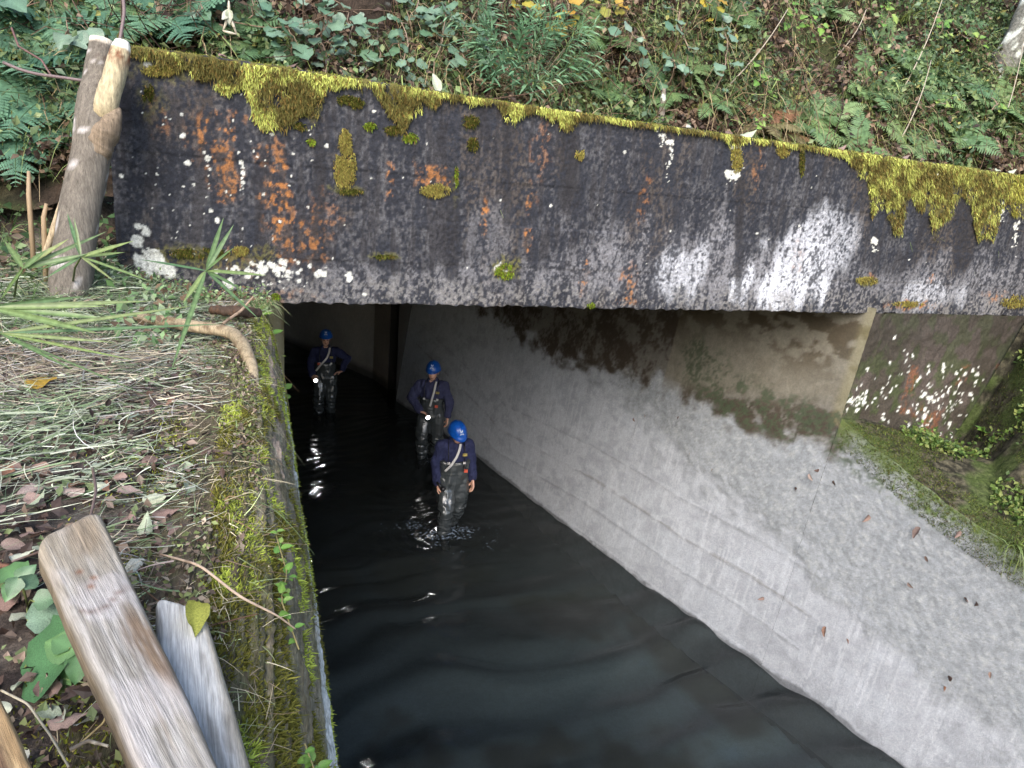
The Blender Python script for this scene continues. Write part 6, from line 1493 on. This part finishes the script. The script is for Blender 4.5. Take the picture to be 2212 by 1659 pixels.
# hanging dry husk
hk = hill_pt(495, 40)-ray(495, 40)*.5; e = empty('dry_husk', tuple(hk), label='papery dry husk hanging at the top edge above the moss', category='husk')
hs = np.array([(0, 0, .12), (.0, 0, .03), (-.045, 0, -.09), (.05, 0, -.10), (0, 0, .0)]); mb = MB()
for a, b in ((0, 1), (1, 2), (2, 3), (3, 1)): mb.tube([hs[a], (hs[a]+hs[b])/2+[0, .012, 0], hs[b]], [.006, .012, .005], 6, c=hexc(196, 188, 170))
put('shell', mb.mesh('shell'), M_stuff, e)
for k in range(3): child('leaf', D_pale[k], None, e, tuple(hk+np.array([0, 0, .06])), (rl.normal(0, .3), -.2, -1), (0, -1, .2), .1)

def board(name, pts, thick, mat, label, colf, seed, M=90, Nn=26):
    """pts: four world corners (far-left, far-right, near-right, near-left) of the upper face"""
    A, B_, C_, D_ = [np.array(p, float) for p in pts]
    u = np.linspace(0, 1, M); v = np.linspace(0, 1, Nn); U, Vv = np.meshgrid(u, v, indexing='ij'); uu = U.ravel()[:, None]; vv = Vv.ravel()[:, None]
    P = (A*(1-vv)+B_*vv)*(1-uu)+(D_*(1-vv)+C_*vv)*uu
    nrm = np.cross(B_-A, D_-A); nrm /= np.linalg.norm(nrm); nrm = nrm if nrm[2] > 0 else -nrm
    L = np.linalg.norm(D_-A); w = np.linalg.norm(B_-A); along = (D_-A)/L; across = (B_-A)/w
    # rounded far end and rounded long edges
    e0 = np.minimum(Vv.ravel(), 1-Vv.ravel()); P += along*(0.035*(1-np.clip(e0/.22, 0, 1))**2*(1-U.ravel())**30)[:, None]
    q = np.stack([U.ravel()*L, Vv.ravel()*w, 0*U.ravel()], 1); g = fbm(q, (5, 90, 1), 4, seed); b = fbm(q, (7, 12, 1), 4, seed+1)
    P += nrm*(0.003*(g-.5)+0.006*(b-.5)-0.012*(1-np.clip(e0/.08, 0, 1))**2-0.012*np.clip(1-U.ravel()/.02, 0, 1))[:, None]
    P += across*(0.006*(fbm(q*[1, 0, 0], (9, 1, 1), 3, seed+3)-.5))[:, None]
    c = colf(U.ravel(), Vv.ravel(), g, b, q)
    i = np.arange(M)*Nn; rim = np.concatenate([np.arange(Nn), np.arange(1, M)*Nn+Nn-1, (M-1)*Nn+np.arange(Nn-2, -1, -1), np.arange(M-2, 0, -1)*Nn])
    R1 = P[rim]-nrm*thick*.5+0*nrm; R2 = P[rim]-nrm*thick; n0 = len(P); k = len(rim); V = np.concatenate([P, R1, R2]); cs = c[rim]*.0+hexc(122, 110, 92)*(.6+.8*fbm(P[rim], 40, 3, seed+5))[:, None]
    j = np.arange(k); j2 = (j+1) % k; Q = np.concatenate([grid_faces(M, Nn), np.stack([rim[j], rim[j2], n0+j2, n0+j], 1), np.stack([n0+j, n0+j2, n0+k+j2, n0+k+j], 1)])
    C0 = V.mean(0); n2_ = np.cross(across, along); n2_ /= np.linalg.norm(n2_); a2 = np.cross(along, n2_); R_ = np.stack([a2, along, n2_], 1)
    o = put(name, raw_mesh(name, (V-C0)@R_, Q, np.concatenate([c, cs, cs*.8])), mat, None, label=label, category='board')
    o.matrix_world = Matrix.Translation(C0) @ Matrix([list(r_) for r_ in R_]).to_4x4()
    return o
def cf_board(u, v, g, b, q):
    n = len(u); c = np.tile(hexc(156, 152, 146), (n, 1)); c = mixc(c, hexc(124, 118, 108), sstep(.44, .60, g)*.75); c = mixc(c, hexc(166, 161, 158), sstep(.5, .62, b)*.7)
    c = mixc(c, hexc(150, 138, 118), sstep(.32, .02, u+.12*(b-.5))*.6)
    st = 1-sstep(.05, .14, np.hypot((u-.43-.25*(v-.8))*.9, (v-.83)*.42)+.10*(b-.5)); c = mixc(c, hexc(104, 84, 64), st*.85*sstep(.35, .55, g+.1))
    st = 1-sstep(.03, .10, np.hypot((u-.06), (v-.62)*.3)+.1*(b-.5)); c = mixc(c, hexc(132, 116, 96), st*.7)
    cr = np.exp(-((u-.285-.03*np.sin(v*5)-.05*(v-.5))/.006)**2)*(v > .12); c = mixc(c, hexc(104, 84, 76), cr*.7)
    cr = np.exp(-((v-.58-.05*np.sin(u*8))/.012)**2)*sstep(.45, .5, u)*sstep(.8, .75, u); c = mixc(c, hexc(112, 94, 80), cr*.6)
    for (a, bb) in ((.18, .35), (.215, .5), (.235, .42)): c = mixc(c, hexc(128, 92, 72), np.exp(-(((u-a)/.008)**2+((v-bb)/.05)**2)))
    c = mixc(c, hexc(128, 112, 86), sstep(.93, .99, v)*.8); return c
zb = 3.97
ext = lambda a, b, f: tuple(np.array(a)+(np.array(b)-np.array(a))*f)
A_, B2, C2, D2 = at_z(74, 1160, zb+.02), at_z(212, 1092, zb+.02), at_z(478, 1659, zb), at_z(300, 1659, zb)
board('weathered_board', (A_, B2, ext(B2, C2, 1.5), ext(A_, D2, 1.5)), .05, M_wood, 'large weathered pale wooden board with rounded end in the lower left foreground', cf_board, 801)
def cf_fresh(u, v, g, b, q):
    c = np.tile(hexc(168, 146, 110), (len(u), 1)); c = mixc(c, hexc(140, 110, 76), sstep(.45, .6, g)*.6)
    return mixc(c, hexc(88, 64, 52), np.exp(-((v-.62-.1*(b-.5))/.12)**2)*.85)
zc = 4.02
A_, B2, C2, D2 = at_z(-170, 1450, zc), at_z(-12, 1475, zc), at_z(98, 1700, zc), at_z(-90, 1720, zc)
board('fresh_board', (A_, B2, ext(B2, C2, 2), ext(A_, D2, 2)), .06, M_wood, 'fresh yellow wooden board with a dark stripe in the bottom left corner', cf_fresh, 811)
def cf_grey(u, v, g, b, q):
    c = np.tile(hexc(172, 171, 167), (len(u), 1)); c = mixc(c, hexc(122, 118, 110), sstep(.5, .62, g)*.7); c = mixc(c, hexc(190, 189, 184), sstep(.5, .62, b)*.6)
    return mixc(c, hexc(132, 118, 92), sstep(.8, .98, v)*.7)
zg = 3.925
A_, B2, C2, D2 = at_z(335, 1282, zg), at_z(440, 1310, zg), at_z(552, 1680, zg-.02), at_z(330, 1690, zg-.02)
board('grey_plank', (A_, B2, ext(B2, C2, 1.4), ext(A_, D2, 1.4)), .06, M_wood, 'rough grey weathered plank lying between the big board and the moss', cf_grey, 821)
fallen(tuple(at_z(425, 1300, zg+.02)), .085, D_yel[:1], 'torn pale yellow leaf resting on the end of the grey plank', None, (.3, -.4, 1), 0, (.1, -1, 0))
fallen(tuple(bank_pt(60, 845)+np.array([0, 0, .05])), .16, D_yel, 'yellow leaf with black blotches on the cut grass at the left edge', None, (.1, -.5, 1), 1, (.8, -.5, 0))
